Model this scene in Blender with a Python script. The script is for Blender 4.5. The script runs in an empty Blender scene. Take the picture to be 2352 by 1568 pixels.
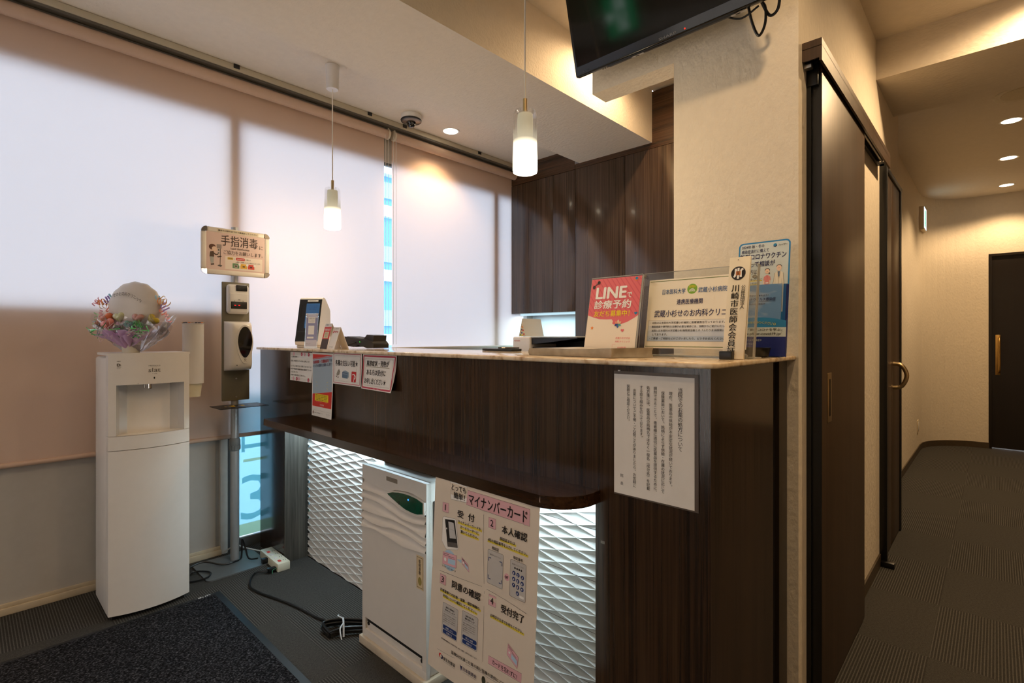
import bpy, bmesh, math, random
from mathutils import Vector, Matrix, noise

SC = bpy.context.scene
COL = SC.collection
PI = math.pi
V = Vector
random.seed(7)

# ------------------------------------------------------------------ camera
cam = bpy.data.cameras.new('camera')
cam.sensor_width = 36.0
cam.lens = 18.11
cam.shift_y = -0.00489
cam.clip_start = 0.02
camo = bpy.data.objects.new('camera', cam)
camo.location = (0, 0, 1.1735)
camo.rotation_euler = (PI / 2, 0, math.radians(43.21 - 90))
COL.objects.link(camo)
SC.camera = camo

# ------------------------------------------------------------------ exposure / world
SC.view_settings.view_transform = 'Standard'
SC.view_settings.look = 'None'
SC.view_settings.exposure = 0.0
SC.view_settings.gamma = 1.0
SC.view_settings.use_curve_mapping = False
SC.cycles.use_denoising = True
SC.cycles.max_bounces = 9
SC.cycles.diffuse_bounces = 5
SC.cycles.glossy_bounces = 4
SC.cycles.transparent_max_bounces = 24
SC.cycles.sample_clamp_indirect = 6.0
SC.cycles.caustics_reflective = False
SC.cycles.caustics_refractive = False

w = bpy.data.worlds.new('daylight')
SC.world = w
w.use_nodes = True
nt = w.node_tree
nt.nodes.clear()
wo = nt.nodes.new('ShaderNodeOutputWorld')
bg = nt.nodes.new('ShaderNodeBackground')
bg.inputs[0].default_value = (0.95, 0.97, 1.04, 1)
bg.inputs[1].default_value = 4.45
nt.links.new(bg.outputs[0], wo.inputs[0])


# ------------------------------------------------------------------ colour / material helpers
def lin(c):
    r = []
    for x in c[:3]:
        x = x / 255.0
        r.append(x / 12.92 if x <= 0.04045 else ((x + 0.055) / 1.055) ** 2.4)
    return (r[0], r[1], r[2], 1.0)


def new_mat(name):
    m = bpy.data.materials.new(name)
    m.use_nodes = True
    t = m.node_tree
    t.nodes.clear()
    out = t.nodes.new('ShaderNodeOutputMaterial')
    return m, t, out


def add_bump(t, p, scale, strength, stretch=None, dist=0.002, detail=3.0):
    geo = t.nodes.new('ShaderNodeNewGeometry')
    mp = t.nodes.new('ShaderNodeMapping')
    mp.inputs['Scale'].default_value = stretch or (1, 1, 1)
    nz = t.nodes.new('ShaderNodeTexNoise')
    nz.inputs['Scale'].default_value = scale
    nz.inputs['Detail'].default_value = detail
    bp = t.nodes.new('ShaderNodeBump')
    bp.inputs['Strength'].default_value = strength
    bp.inputs['Distance'].default_value = dist
    t.links.new(geo.outputs['Position'], mp.inputs[0])
    t.links.new(mp.outputs[0], nz.inputs['Vector'])
    t.links.new(nz.outputs[0], bp.inputs['Height'])
    t.links.new(bp.outputs[0], p.inputs['Normal'])
    return nz


def M(name, c, rough=0.5, metal=0.0, spec=0.5, vary=0.05, bump=None, coat=0.0, emit=0.0, vscale=30.0):
    m, t, out = new_mat(name)
    p = t.nodes.new('ShaderNodeBsdfPrincipled')
    p.inputs['Roughness'].default_value = rough
    p.inputs['Metallic'].default_value = metal
    p.inputs['Specular IOR Level'].default_value = spec
    p.inputs['Coat Weight'].default_value = coat
    c = lin(c)
    if vary > 0:
        geo = t.nodes.new('ShaderNodeNewGeometry')
        nz = t.nodes.new('ShaderNodeTexNoise')
        nz.inputs['Scale'].default_value = vscale
        rp = t.nodes.new('ShaderNodeValToRGB')
        rp.color_ramp.elements[0].position = 0.3
        rp.color_ramp.elements[1].position = 0.7
        rp.color_ramp.elements[0].color = (c[0] * (1 - vary), c[1] * (1 - vary), c[2] * (1 - vary), 1)
        rp.color_ramp.elements[1].color = (min(1, c[0] * (1 + vary)), min(1, c[1] * (1 + vary)), min(1, c[2] * (1 + vary)), 1)
        t.links.new(geo.outputs['Position'], nz.inputs['Vector'])
        t.links.new(nz.outputs[0], rp.inputs[0])
        t.links.new(rp.outputs[0], p.inputs['Base Color'])
    else:
        p.inputs['Base Color'].default_value = c
    if emit:
        p.inputs['Emission Color'].default_value = c
        p.inputs['Emission Strength'].default_value = emit
    if bump:
        add_bump(t, p, *bump)
    t.links.new(p.outputs[0], out.inputs[0])
    return m


def wood(name, c1, c2, scale, rough=0.22, coat=0.3, fine=1.0):
    """straight grained veneer; scale = frequency per world axis"""
    m, t, out = new_mat(name)
    p = t.nodes.new('ShaderNodeBsdfPrincipled')
    p.inputs['Roughness'].default_value = rough
    p.inputs['Coat Weight'].default_value = coat
    p.inputs['Coat Roughness'].default_value = 0.06
    geo = t.nodes.new('ShaderNodeNewGeometry')
    mp = t.nodes.new('ShaderNodeMapping')
    mp.inputs['Scale'].default_value = scale
    n1 = t.nodes.new('ShaderNodeTexNoise')
    n1.inputs['Scale'].default_value = 1.0
    n1.inputs['Detail'].default_value = 5.0
    n1.inputs['Roughness'].default_value = 0.65
    mp2 = t.nodes.new('ShaderNodeMapping')
    mp2.inputs['Scale'].default_value = tuple(0.22 * s for s in scale)
    n2 = t.nodes.new('ShaderNodeTexNoise')
    n2.inputs['Scale'].default_value = 1.0
    mix = t.nodes.new('ShaderNodeMath')
    mix.operation = 'MULTIPLY_ADD'
    mix.inputs[1].default_value = 0.55
    mul = t.nodes.new('ShaderNodeMath')
    mul.operation = 'MULTIPLY'
    mul.inputs[1].default_value = 0.3
    rp = t.nodes.new('ShaderNodeValToRGB')
    rp.color_ramp.elements[0].position = 0.30
    rp.color_ramp.elements[1].position = 0.56
    rp.color_ramp.elements[0].color = lin(c1)
    rp.color_ramp.elements[1].color = lin(c2)
    L = t.links.new
    L(geo.outputs['Position'], mp.inputs[0])
    L(geo.outputs['Position'], mp2.inputs[0])
    L(mp.outputs[0], n1.inputs['Vector'])
    L(mp2.outputs[0], n2.inputs['Vector'])
    L(n2.outputs[0], mul.inputs[0])
    L(n1.outputs[0], mix.inputs[0])
    L(mul.outputs[0], mix.inputs[2])
    L(mix.outputs[0], rp.inputs[0])
    L(rp.outputs[0], p.inputs['Base Color'])
    L(p.outputs[0], out.inputs[0])
    return m


def clear(name, tint=(255, 255, 255), solid=0.0, gloss=0.12, rough=0.03, solid_c=(255, 255, 255)):
    """thin see-through sheet: transparent + fresnel gloss (+ some milky diffuse/translucent)"""
    m, t, out = new_mat(name)
    L = t.links.new
    tr = t.nodes.new('ShaderNodeBsdfTransparent')
    tr.inputs[0].default_value = lin(tint)
    gl = t.nodes.new('ShaderNodeBsdfGlossy')
    gl.inputs['Roughness'].default_value = rough
    fr = t.nodes.new('ShaderNodeLayerWeight')
    fr.inputs['Blend'].default_value = 0.25
    mu = t.nodes.new('ShaderNodeMath')
    mu.operation = 'MULTIPLY_ADD'
    mu.inputs[1].default_value = 0.7
    mu.inputs[2].default_value = gloss * 0.3
    L(fr.outputs['Fresnel'], mu.inputs[0])
    mx = t.nodes.new('ShaderNodeMixShader')
    L(mu.outputs[0], mx.inputs[0])
    L(tr.outputs[0], mx.inputs[1])
    L(gl.outputs[0], mx.inputs[2])
    last = mx
    if solid > 0:
        df = t.nodes.new('ShaderNodeBsdfDiffuse')
        df.inputs[0].default_value = lin(solid_c)
        m2 = t.nodes.new('ShaderNodeMixShader')
        m2.inputs[0].default_value = solid
        L(mx.outputs[0], m2.inputs[1])
        L(df.outputs[0], m2.inputs[2])
        last = m2
    L(last.outputs[0], out.inputs[0])
    return m


def emis(name, c, strength):
    m, t, out = new_mat(name)
    e = t.nodes.new('ShaderNodeEmission')
    e.inputs[0].default_value = lin(c)
    e.inputs[1].default_value = strength
    t.links.new(e.outputs[0], out.inputs[0])
    return m


def fabric_translucent(name, c, tc, T, weave=True):
    m, t, out = new_mat(name)
    L = t.links.new
    d = t.nodes.new('ShaderNodeBsdfDiffuse')
    d.inputs[0].default_value = lin(c)
    tr = t.nodes.new('ShaderNodeBsdfTranslucent')
    tr.inputs[0].default_value = lin(tc)
    mx = t.nodes.new('ShaderNodeMixShader')
    mx.inputs[0].default_value = T
    if weave:
        geo = t.nodes.new('ShaderNodeNewGeometry')
        mp = t.nodes.new('ShaderNodeMapping')
        mp.inputs['Scale'].default_value = (12, 12, 420)
        nz = t.nodes.new('ShaderNodeTexNoise')
        nz.inputs['Scale'].default_value = 1.0
        mr = t.nodes.new('ShaderNodeMapRange')
        mr.inputs[3].default_value = T * 0.94
        mr.inputs[4].default_value = T * 1.06
        L(geo.outputs['Position'], mp.inputs[0])
        L(mp.outputs[0], nz.inputs['Vector'])
        L(nz.outputs[0], mr.inputs[0])
        L(mr.outputs[0], mx.inputs[0])
    L(d.outputs[0], mx.inputs[1])
    L(tr.outputs[0], mx.inputs[2])
    L(mx.outputs[0], out.inputs[0])
    return m


# ------------------------------------------------------------------ mesh builder
class MB:
    def __init__(self):
        self.bm = bmesh.new()
        self.mats = []

    def mi(self, mat):
        if mat not in self.mats:
            self.mats.append(mat)
        return self.mats.index(mat)

    def faces(self, verts, faces, mat, smooth=False):
        i = self.mi(mat)
        vs = [self.bm.verts.new(v) for v in verts]
        for f in faces:
            try:
                fc = self.bm.faces.new([vs[k] for k in f])
                fc.material_index = i
                fc.smooth = smooth
            except ValueError:
                pass
        return self

    def box(self, x0, x1, y0, y1, z0, z1, mat, bev=0.0, seg=2):
        x0, x1 = min(x0, x1), max(x0, x1)
        y0, y1 = min(y0, y1), max(y0, y1)
        z0, z1 = min(z0, z1), max(z0, z1)
        return self.obox(V(((x0 + x1) / 2, (y0 + y1) / 2, (z0 + z1) / 2)), (x1 - x0, y1 - y0, z1 - z0), Matrix.Identity(3), mat, bev, seg)

    def obox(self, c, size, R, mat, bev=0.0, seg=2):
        b = bmesh.new()
        bmesh.ops.create_cube(b, size=1.0)
        for v in b.verts:
            v.co = V((v.co.x * size[0], v.co.y * size[1], v.co.z * size[2]))
        if bev > 0:
            bmesh.ops.bevel(b, geom=b.edges[:] + b.verts[:], offset=min(bev, min(size) * 0.49), segments=seg, profile=0.5, affect='EDGES')
        for v in b.verts:
            v.co = R @ v.co + V(c)
        self.merge(b, mat, bev > 0)
        return self

    def merge(self, b, mat, smooth=False):
        i = self.mi(mat)
        mp = {}
        for v in b.verts:
            mp[v] = self.bm.verts.new(v.co)
        for f in b.faces:
            try:
                nf = self.bm.faces.new([mp[v] for v in f.verts])
                nf.material_index = i
                nf.smooth = smooth
            except ValueError:
                pass
        b.free()

    def lathe(self, prof, c, mat, seg=32, axis='Z', sx=1.0, sy=1.0):
        """prof: list of (radius, height) along axis"""
        verts, faces = [], []
        for r, h in prof:
            for k in range(seg):
                a = 2 * PI * k / seg
                p = (r * math.cos(a) * sx, r * math.sin(a) * sy, h)
                if axis == 'X':
                    p = (p[2], p[0], p[1])
                elif axis == 'Y':
                    p = (p[0], p[2], p[1])
                verts.append(V(p) + V(c))
        n = len(prof)
        for i in range(n - 1):
            for k in range(seg):
                k2 = (k + 1) % seg
                faces.append((i * seg + k, i * seg + k2, (i + 1) * seg + k2, (i + 1) * seg + k))
        if prof[0][0] > 1e-6:
            faces.append(tuple(reversed(range(seg))))
        if prof[-1][0] > 1e-6:
            faces.append(tuple((n - 1) * seg + k for k in range(seg)))
        return self.faces(verts, faces, mat, True)

    def cyl(self, c, r, h, mat, seg=24, axis='Z', r2=None):
        return self.lathe([(r, 0), (r if r2 is None else r2, h)], c, mat, seg, axis)

    def tube(self, pts, r, mat, seg=8, smooth=True, sub=6, flat=1.0):
        pts = [V(p) for p in pts]
        if smooth and len(pts) > 2:
            out = []
            for i in range(len(pts) - 1):
                p0, p1, p2, p3 = pts[max(i - 1, 0)], pts[i], pts[i + 1], pts[min(i + 2, len(pts) - 1)]
                for k in range(sub):
                    s = k / sub
                    out.append(0.5 * ((2 * p1) + (p2 - p0) * s + (2 * p0 - 5 * p1 + 4 * p2 - p3) * s * s + (3 * p1 - p0 - 3 * p2 + p3) * s ** 3))
            out.append(pts[-1])
            pts = out
        n = len(pts)
        tang = [(pts[min(i + 1, n - 1)] - pts[max(i - 1, 0)]).normalized() for i in range(n)]
        up = V((0, 0, 1)) if abs(tang[0].z) < 0.9 else V((1, 0, 0))
        nrm = (up - tang[0] * up.dot(tang[0])).normalized()
        verts, faces = [], []
        for i in range(n):
            nrm = (nrm - tang[i] * nrm.dot(tang[i]))
            nrm = nrm.normalized() if nrm.length > 1e-6 else tang[i].orthogonal().normalized()
            bn = tang[i].cross(nrm)
            for k in range(seg):
                a = 2 * PI * k / seg
                verts.append(pts[i] + nrm * (r * math.cos(a)) + bn * (r * flat * math.sin(a)))
        for i in range(n - 1):
            for k in range(seg):
                k2 = (k + 1) % seg
                faces.append((i * seg + k, i * seg + k2, (i + 1) * seg + k2, (i + 1) * seg + k))
        faces.append(tuple(reversed(range(seg))))
        faces.append(tuple((n - 1) * seg + k for k in range(seg)))
        return self.faces(verts, faces, mat, True)

    def prism(self, poly, a, b, mat, axis='Z', smooth=False):
        """extrude 2D polygon from a to b along axis; poly coords are the other two axes in XYZ order"""
        def P(p, h):
            return {'Z': (p[0], p[1], h), 'X': (h, p[0], p[1]), 'Y': (p[0], h, p[1])}[axis]
        n = len(poly)
        verts = [P(p, a) for p in poly] + [P(p, b) for p in poly]
        i0 = len(self.bm.faces)
        self.faces(verts, [tuple(range(n)), tuple(reversed(range(n, 2 * n)))], mat)
        vs = [P(p, a) for p in poly] + [P(p, b) for p in poly]
        self.faces(vs, [(k, (k + 1) % n, n + (k + 1) % n, n + k) for k in range(n)], mat, smooth)
        return self

    def grid(self, fn, nu, nv, mat, smooth=True):
        verts = [fn(i / nu, j / nv) for j in range(nv + 1) for i in range(nu + 1)]
        faces = [(j * (nu + 1) + i, j * (nu + 1) + i + 1, (j + 1) * (nu + 1) + i + 1, (j + 1) * (nu + 1) + i) for j in range(nv) for i in range(nu)]
        return self.faces(verts, faces, mat, smooth)

    def build(self, name, parent=None, sharp=40, recalc=True):
        if recalc:
            bmesh.ops.recalc_face_normals(self.bm, faces=self.bm.faces[:])
        me = bpy.data.meshes.new(name)
        self.bm.to_mesh(me)
        self.bm.free()
        for m in self.mats:
            me.materials.append(m)
        if sharp and any(p.use_smooth for p in me.polygons):
            me.set_sharp_from_angle(angle=math.radians(sharp))
        o = bpy.data.objects.new(name, me)
        COL.objects.link(o)
        if parent is not None:
            o.parent = parent
            o.matrix_parent_inverse = Matrix.Translation(parent.location).inverted() if parent.type == 'EMPTY' else Matrix.Identity(4)
        return o


def tag(o, label, cat, group=None):
    o['label'] = label
    o['category'] = cat
    if group:
        o['group'] = group
    return o


def thing(name, label, cat, loc, group=None):
    o = bpy.data.objects.new(name, None)
    o.empty_display_size = 0.05
    COL.objects.link(o)
    o.location = loc
    return tag(o, label, cat, group)


def struct(mb, name, parent=None):
    o = mb.build(name, parent)
    if parent is None:
        o['kind'] = 'structure'
    return o


def dup(root, d, label=None):
    """copy a thing with its parts and sub-parts, moved by d"""
    r = root.copy()
    COL.objects.link(r)
    r.location = root.location + V(d)
    if label:
        r['label'] = label

    def rec(src, dst):
        for ch in list(src.children):
            c = ch.copy()
            COL.objects.link(c)
            c.parent = dst
            c.matrix_parent_inverse = ch.matrix_parent_inverse.copy()
            rec(ch, c)
    rec(root, r)
    return r


# ------------------------------------------------------------------ text and printed sheets
_FC = {}


def glyphs(s, bold=0.0):
    key = (s, bold)
    if key not in _FC:
        c = bpy.data.curves.new('t', 'FONT')
        c.body = s
        c.resolution_u = 2
        c.offset = bold
        o = bpy.data.objects.new('t', c)
        COL.objects.link(o)
        dg = bpy.context.evaluated_depsgraph_get()
        me = o.evaluated_get(dg).to_mesh()
        vs = [(v.co.x, v.co.y) for v in me.vertices]
        fs = [tuple(p.vertices) for p in me.polygons]
        o.evaluated_get(dg).to_mesh_clear()
        bpy.data.objects.remove(o)
        bpy.data.curves.remove(c)
        _FC[key] = (vs, fs)
    return _FC[key]


class Sheet:
    """a printed sheet: paper plus ink laid on its front, all one mesh.
    place(u, v, n): u metres from left, v metres down from top, n metres out of the front"""

    def __init__(self, w, h, place, paper, back=None, thick=0.0004, nu=1, nv=1, mb=None, base=True):
        self.w, self.h, self.pl = w, h, place
        self.mb = mb or MB()
        self.nu, self.nv = nu, nv
        self.t = thick
        self.step = 0.00022
        if base:
            self.mb.grid(lambda a, b: place(a * w, b * h, 0), nu, nv, paper)
            self.mb.grid(lambda a, b: place(a * w, b * h, -thick), nu, nv, back or paper)
            n = 2 * (nu + nv)
            rim = [(i / nu, 0) for i in range(nu)] + [(1, j / nv) for j in range(nv)] + [(1 - i / nu, 1) for i in range(nu)] + [(0, 1 - j / nv) for j in range(nv)]
            vs = [place(a * w, b * h, 0) for a, b in rim] + [place(a * w, b * h, -thick) for a, b in rim]
            self.mb.faces(vs, [(k, (k + 1) % n, n + (k + 1) % n, n + k) for k in range(n)], paper)

    def _p(self, u, v, l):
        return self.pl(u * self.w, v * self.h, l * self.step)

    def poly(self, pts, mat, l=1):
        self.mb.faces([self._p(u, v, l) for u, v in pts], [tuple(range(len(pts)))], mat)

    def rect(self, x0, y0, x1, y1, mat, l=1):
        nu = max(1, round(abs(x1 - x0) * self.nu))
        nv = max(1, round(abs(y1 - y0) * self.nv))
        self.mb.grid(lambda a, b: self._p(x0 + (x1 - x0) * a, y0 + (y1 - y0) * b, l), nu, nv, mat, False)

    def rrect(self, x0, y0, x1, y1, r, mat, l=1):
        """r in metres"""
        pts = []
        rx, ry = r / self.w, r / self.h
        for cx, cy, a0 in ((x1 - rx, y0 + ry, -90), (x1 - rx, y1 - ry, 0), (x0 + rx, y1 - ry, 90), (x0 + rx, y0 + ry, 180)):
            for k in range(5):
                a = math.radians(a0 + 22.5 * k)
                pts.append((cx + rx * math.cos(a), cy + ry * math.sin(a)))
        self.poly(pts, mat, l)
        return pts

    def ell(self, cx, cy, r, mat, l=1, ry=None, seg=20):
        """r in metres"""
        ry = ry or r
        self.poly([(cx + r / self.w * math.cos(2 * PI * k / seg), cy + ry / self.h * math.sin(2 * PI * k / seg)) for k in range(seg)], mat, l)

    def line(self, pts, wd, mat, l=2, closed=False):
        P = [V((u * self.w, v * self.h)) for u, v in pts]
        n = len(P)
        a, b = [], []
        for i in range(n):
            p0 = P[(i - 1) % n] if (closed or i > 0) else P[i]
            p1 = P[(i + 1) % n] if (closed or i < n - 1) else P[i]
            d = p1 - p0
            d = d.normalized() if d.length > 1e-9 else V((1, 0))
            nn = V((-d.y, d.x)) * wd / 2
            a.append(P[i] + nn)
            b.append(P[i] - nn)
        vs = [self.pl(p.x, p.y, l * self.step) for p in a + b]
        m = n if closed else n - 1
        self.mb.faces(vs, [(k, (k + 1) % n, n + (k + 1) % n, n + k) for k in range(m)], mat)

    def frame(self, x0, y0, x1, y1, wd, mat, l=2, r=0.0):
        if r > 0:
            rx, ry = r / self.w, r / self.h
            pts = []
            for cx, cy, a0 in ((x1 - rx, y0 + ry, -90), (x1 - rx, y1 - ry, 0), (x0 + rx, y1 - ry, 90), (x0 + rx, y0 + ry, 180)):
                for k in range(5):
                    a = math.radians(a0 + 22.5 * k)
                    pts.append((cx + rx * math.cos(a), cy + ry * math.sin(a)))
            self.line(pts, wd, mat, l, True)
        else:
            m = wd / 2
            for q in (((x0, y0), (x1, y0)), ((x1, y0), (x1, y1)), ((x1, y1), (x0, y1)), ((x0, y1), (x0, y0))):
                self.line([q[0], q[1]], wd, mat, l)

    def text(self, s, x0, y0, x1, y1, mat, bold=0.0, l=4):
        """fit the glyphs of s exactly into the box"""
        vs, fs = glyphs(s, 0.0 if bold > 0 else bold)
        if not vs:
            return
        ax, bx = min(v[0] for v in vs), max(v[0] for v in vs)
        ay, by = min(v[1] for v in vs), max(v[1] for v in vs)
        sx = (x1 - x0) / max(bx - ax, 1e-6)
        sy = (y1 - y0) / max(by - ay, 1e-6)
        for q, (dx, dy) in enumerate(((0, 0), (1, 0), (-1, 0), (0, 1), (0, -1)) if bold > 0.004 else ((0, 0),)):
            self.mb.faces([self._p(x0 + (x - ax + dx * bold * 0.8) * sx, y1 - (y - ay + dy * bold * 0.5) * sy, l + 0.12 * q) for x, y in vs], fs, mat)

    def vtext(self, s, xc, y0, y1, em, mat, bold=0.0, l=4):
        """vertical writing, characters spread from y0 to y1; em in metres"""
        n = len(s)
        pitch = (y1 - y0) / n
        ex, ey = em / self.w, em / self.h
        for i, ch in enumerate(s):
            if ch in ' 　':
                continue
            vs, fs = glyphs(ch, 0.0)
            if not vs:
                continue
            cy = y0 + pitch * (i + 0.5)
            for q, dx in enumerate((-bold, -bold / 2, 0, bold / 2, bold) if bold > 0.01 else (0,)):
              out = []
              for x, y in vs:
                a, b = x - 0.5 + dx, y - 0.38
                if ch in '、。':
                    a, b = a + 0.6, b + 0.55
                elif ch in 'ー（）':
                    a, b = b, -a
                out.append(self._p(xc + a * ex, cy - b * ey, l + 0.12 * q))
              self.mb.faces(out, fs, mat)

    def build(self, name, parent=None):
        return self.mb.build(name, parent, recalc=False)


def plane(o, u, v, n):
    o, u, v, n = V(o), V(u).normalized(), V(v).normalized(), V(n).normalized()
    return lambda a, b, c: o + u * a + v * b + n * c


# ------------------------------------------------------------------ materials
paper_wall = M('wallpaper', (228, 217, 198), 0.85, vary=0.02, bump=(70, 0.55, (1, 1, 0.6), 0.006, 5))
paper_ceil = M('ceiling_paper', (226, 216, 200), 0.85, vary=0.02, bump=(80, 0.5, (1, 0.6, 1), 0.005, 5))
wall_white = M('window_wall_panel', (186, 182, 176), 0.6, vary=0.02)
base_brown = M('baseboard_brown', (74, 62, 46), 0.5)
base_white = M('baseboard_cream', (206, 192, 166), 0.5)
wood_v = wood('walnut_vertical', (42, 31, 24), (84, 66, 52), (110, 110, 1.6), 0.20, 0.20)
wood_d = wood('dark_walnut_vertical', (28, 19, 13), (72, 52, 37), (130, 130, 1.6), 0.16, 0.08)
wood_y = wood('dark_walnut_shelf', (32, 20, 12), (72, 48, 30), (130, 1.6, 130), 0.15, 0.12)
wood_h = wood('walnut_cross', (34, 22, 15), (84, 58, 40), (60, 1.6, 90), 0.25, 0.2)
wood_g = wood('greyed_panel', (38, 36, 33), (104, 100, 92), (110, 110, 2.5), 0.4, 0.0)
door_brown = wood('door_brown', (58, 42, 28), (84, 64, 44), (70, 70, 1.2), 0.42, 0.0)
door_black = wood('door_dark', (22, 16, 11), (30, 22, 15), (60, 60, 1.2), 0.35, 0.2)
black = M('black_plastic', (16, 16, 17), 0.35, vary=0)
soft_black = M('black_rubber', (20, 20, 21), 0.6, vary=0.1)
near_black = M('dark_slot', (10, 8, 7), 0.6, vary=0)
white_pl = M('white_plastic', (226, 222, 218), 0.28, vary=0.01)
white_soft = M('white_matt', (228, 226, 222), 0.55, vary=0.01)
ivory = M('ivory_plastic', (222, 208, 180), 0.35, vary=0.02)
paper_w = M('white_paper', (236, 232, 226), 0.7, vary=0.015)
alu = M('brushed_aluminium', (190, 188, 184), 0.35, metal=1.0, vary=0.03)
alu_sat = M('satin_grey_pole', (176, 176, 176), 0.38, metal=0.35, vary=0.02)
chrome = M('chrome', (225, 225, 226), 0.07, metal=1.0, vary=0)
brass = M('brushed_bronze', (196, 172, 130), 0.35, metal=1.0, vary=0.05)
gold = M('brushed_gold', (196, 158, 92), 0.35, metal=1.0, vary=0.05)
grey_frame = M('window_frame_grey', (92, 98, 102), 0.45, vary=0.03)
ink = M('ink_black', (24, 20, 20), 0.7, vary=0)
ink_soft = M('ink_grey', (92, 86, 84), 0.7, vary=0)
ink_brown = M('ink_brown', (74, 58, 52), 0.7, vary=0)
ink_navy = M('ink_navy', (30, 32, 86), 0.7, vary=0)
ink_blue = M('ink_blue', (44, 92, 150), 0.7, vary=0)
ink_deep = M('ink_deep_blue', (14, 50, 116), 0.7, vary=0)
ink_red = M('ink_red', (206, 38, 40), 0.6, vary=0)
ink_rose = M('ink_rose', (196, 60, 84), 0.6, vary=0)
ink_pink = M('ink_pink', (232, 178, 190), 0.7, vary=0)
ink_coral = M('ink_coral', (228, 108, 114), 0.55, vary=0)
ink_coral2 = M('ink_coral_dark', (216, 92, 102), 0.55, vary=0)
ink_yellow = M('ink_yellow', (244, 214, 40), 0.7, vary=0)
ink_orange = M('ink_orange', (236, 132, 44), 0.7, vary=0)
ink_green = M('ink_green', (96, 118, 40), 0.7, vary=0)
ink_olive = M('ink_olive', (126, 176, 56), 0.7, vary=0)
ink_lb = M('ink_light_blue', (176, 206, 230), 0.7, vary=0)
ink_grey = M('ink_light_grey', (198, 196, 196), 0.7, vary=0)
ink_white = M('ink_white', (244, 242, 238), 0.6, vary=0)
ink_skin = M('ink_skin', (240, 206, 182), 0.7, vary=0)
ink_teal = M('ink_teal', (24, 128, 178), 0.5, vary=0)


# carpet: half-metre tiles laid quarter-turn, coarse ribs and fine ribs alternating
def carpet_mat():
    m, t, out = new_mat('carpet_tiles')
    L = t.links.new
    N = t.nodes.new
    p = N('ShaderNodeBsdfPrincipled')
    p.inputs['Roughness'].default_value = 0.95
    p.inputs['Specular IOR Level'].default_value = 0.1
    geo = N('ShaderNodeNewGeometry')
    sep = N('ShaderNodeSeparateXYZ')
    L(geo.outputs['Position'], sep.inputs[0])

    def math_(op, a, b=None, c=None):
        n = N('ShaderNodeMath')
        n.operation = op
        for i, x in enumerate((a, b, c)):
            if x is None:
                continue
            if isinstance(x, (int, float)):
                n.inputs[i].default_value = x
            else:
                L(x, n.inputs[i])
        return n.outputs[0]
    X, Y = sep.outputs[0], sep.outputs[1]
    tx = math_('FLOOR', math_('MULTIPLY', math_('SUBTRACT', X, 2.418), 2.0))
    ty = math_('FLOOR', math_('MULTIPLY', math_('SUBTRACT', Y, 0.18), 2.0))
    par = math_('FLOORED_MODULO', math_('ADD', tx, ty), 2.0)
    lob = math_('LESS_THAN', X, 1.6)                      # the lobby was laid the other way round
    par = math_('ABSOLUTE', math_('SUBTRACT', par, lob))
    # coarse rib coordinate: across Y in the corridor, across X in the lobby
    cx = math_('ADD', math_('MULTIPLY', X, lob), math_('MULTIPLY', Y, math_('SUBTRACT', 1.0, lob)))
    fx = math_('ADD', math_('MULTIPLY', Y, lob), math_('MULTIPLY', X, math_('SUBTRACT', 1.0, lob)))
    coarse = math_('SINE', math_('MULTIPLY', cx, 2 * PI / 0.0092))
    coarse = math_('GREATER_THAN', coarse, 0.35)
    fine = math_('MULTIPLY_ADD', math_('SINE', math_('MULTIPLY', fx, 2 * PI / 0.0062)), 0.16, 0.34)
    rib = math_('ADD', math_('MULTIPLY', coarse, par), math_('MULTIPLY', fine, math_('SUBTRACT', 1.0, par)))
    nz = N('ShaderNodeTexNoise')
    nz.inputs['Scale'].default_value = 420
    nz.inputs['Detail'].default_value = 2
    L(geo.outputs['Position'], nz.inputs['Vector'])
    nz2 = N('ShaderNodeTexNoise')
    nz2.inputs['Scale'].default_value = 120
    L(geo.outputs['Position'], nz2.inputs['Vector'])
    sp = math_('MULTIPLY_ADD', nz.outputs[0], 1.5, math_('MULTIPLY', nz2.outputs[0], 0.6))
    val = math_('MULTIPLY', math_('MULTIPLY_ADD', rib, 0.50, 0.52), sp)
    rp = N('ShaderNodeValToRGB')
    rp.color_ramp.elements[0].position = 0.15
    rp.color_ramp.elements[0].color = lin((13, 12, 11))
    rp.color_ramp.elements[1].position = 1.5
    rp.color_ramp.elements[1].color = lin((100, 98, 94))
    rp.color_ramp.elements[1].position = 1.0
    L(math_('MULTIPLY', val, 0.75), rp.inputs[0])
    L(rp.outputs[0], p.inputs['Base Color'])
    bp = N('ShaderNodeBump')
    bp.inputs['Strength'].default_value = 0.6
    bp.inputs['Distance'].default_value = 0.003
    L(math_('ADD', rib, nz.outputs[0]), bp.inputs['Height'])
    L(bp.outputs[0], p.inputs['Normal'])
    L(p.outputs[0], out.inputs[0])
    return m


carpet = carpet_mat()

# ------------------------------------------------------------------ the room shell
CZ, CL, CWIN, BEAM = 2.852, 2.652, 2.62, 2.495
b = MB()
b.box(-2.6, 8.2, -2.6, 3.2, -0.1, 0.0, carpet)
struct(b, 'floor')

b = MB()
b.box(-2.6, 2.5, -2.6, 1.71, CZ, CZ + 0.1, paper_ceil)
b.box(2.5, 3.6, 0.437, 1.71, CZ, CZ + 0.1, paper_ceil)
b.box(2.5, 8.2, -2.6, 0.437, CL, CZ + 0.1, paper_ceil)
b.box(3.925, 8.2, 0.437, 0.7, CL, CZ + 0.1, paper_ceil)
b.box(-2.6, 3.6, 2.315, 3.2, CWIN, CZ + 0.1, paper_ceil)
struct(b, 'ceiling')
b = MB()
b.box(-2.6, 3.215, 1.71, 2.315, BEAM, CZ + 0.1, paper_ceil)
struct(b, 'ceiling_beam')
b = MB()
b.box(3.123, 3.72, -2.2, 0.437, 2.455, CL, paper_ceil)
struct(b, 'ceiling_beam')

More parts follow.
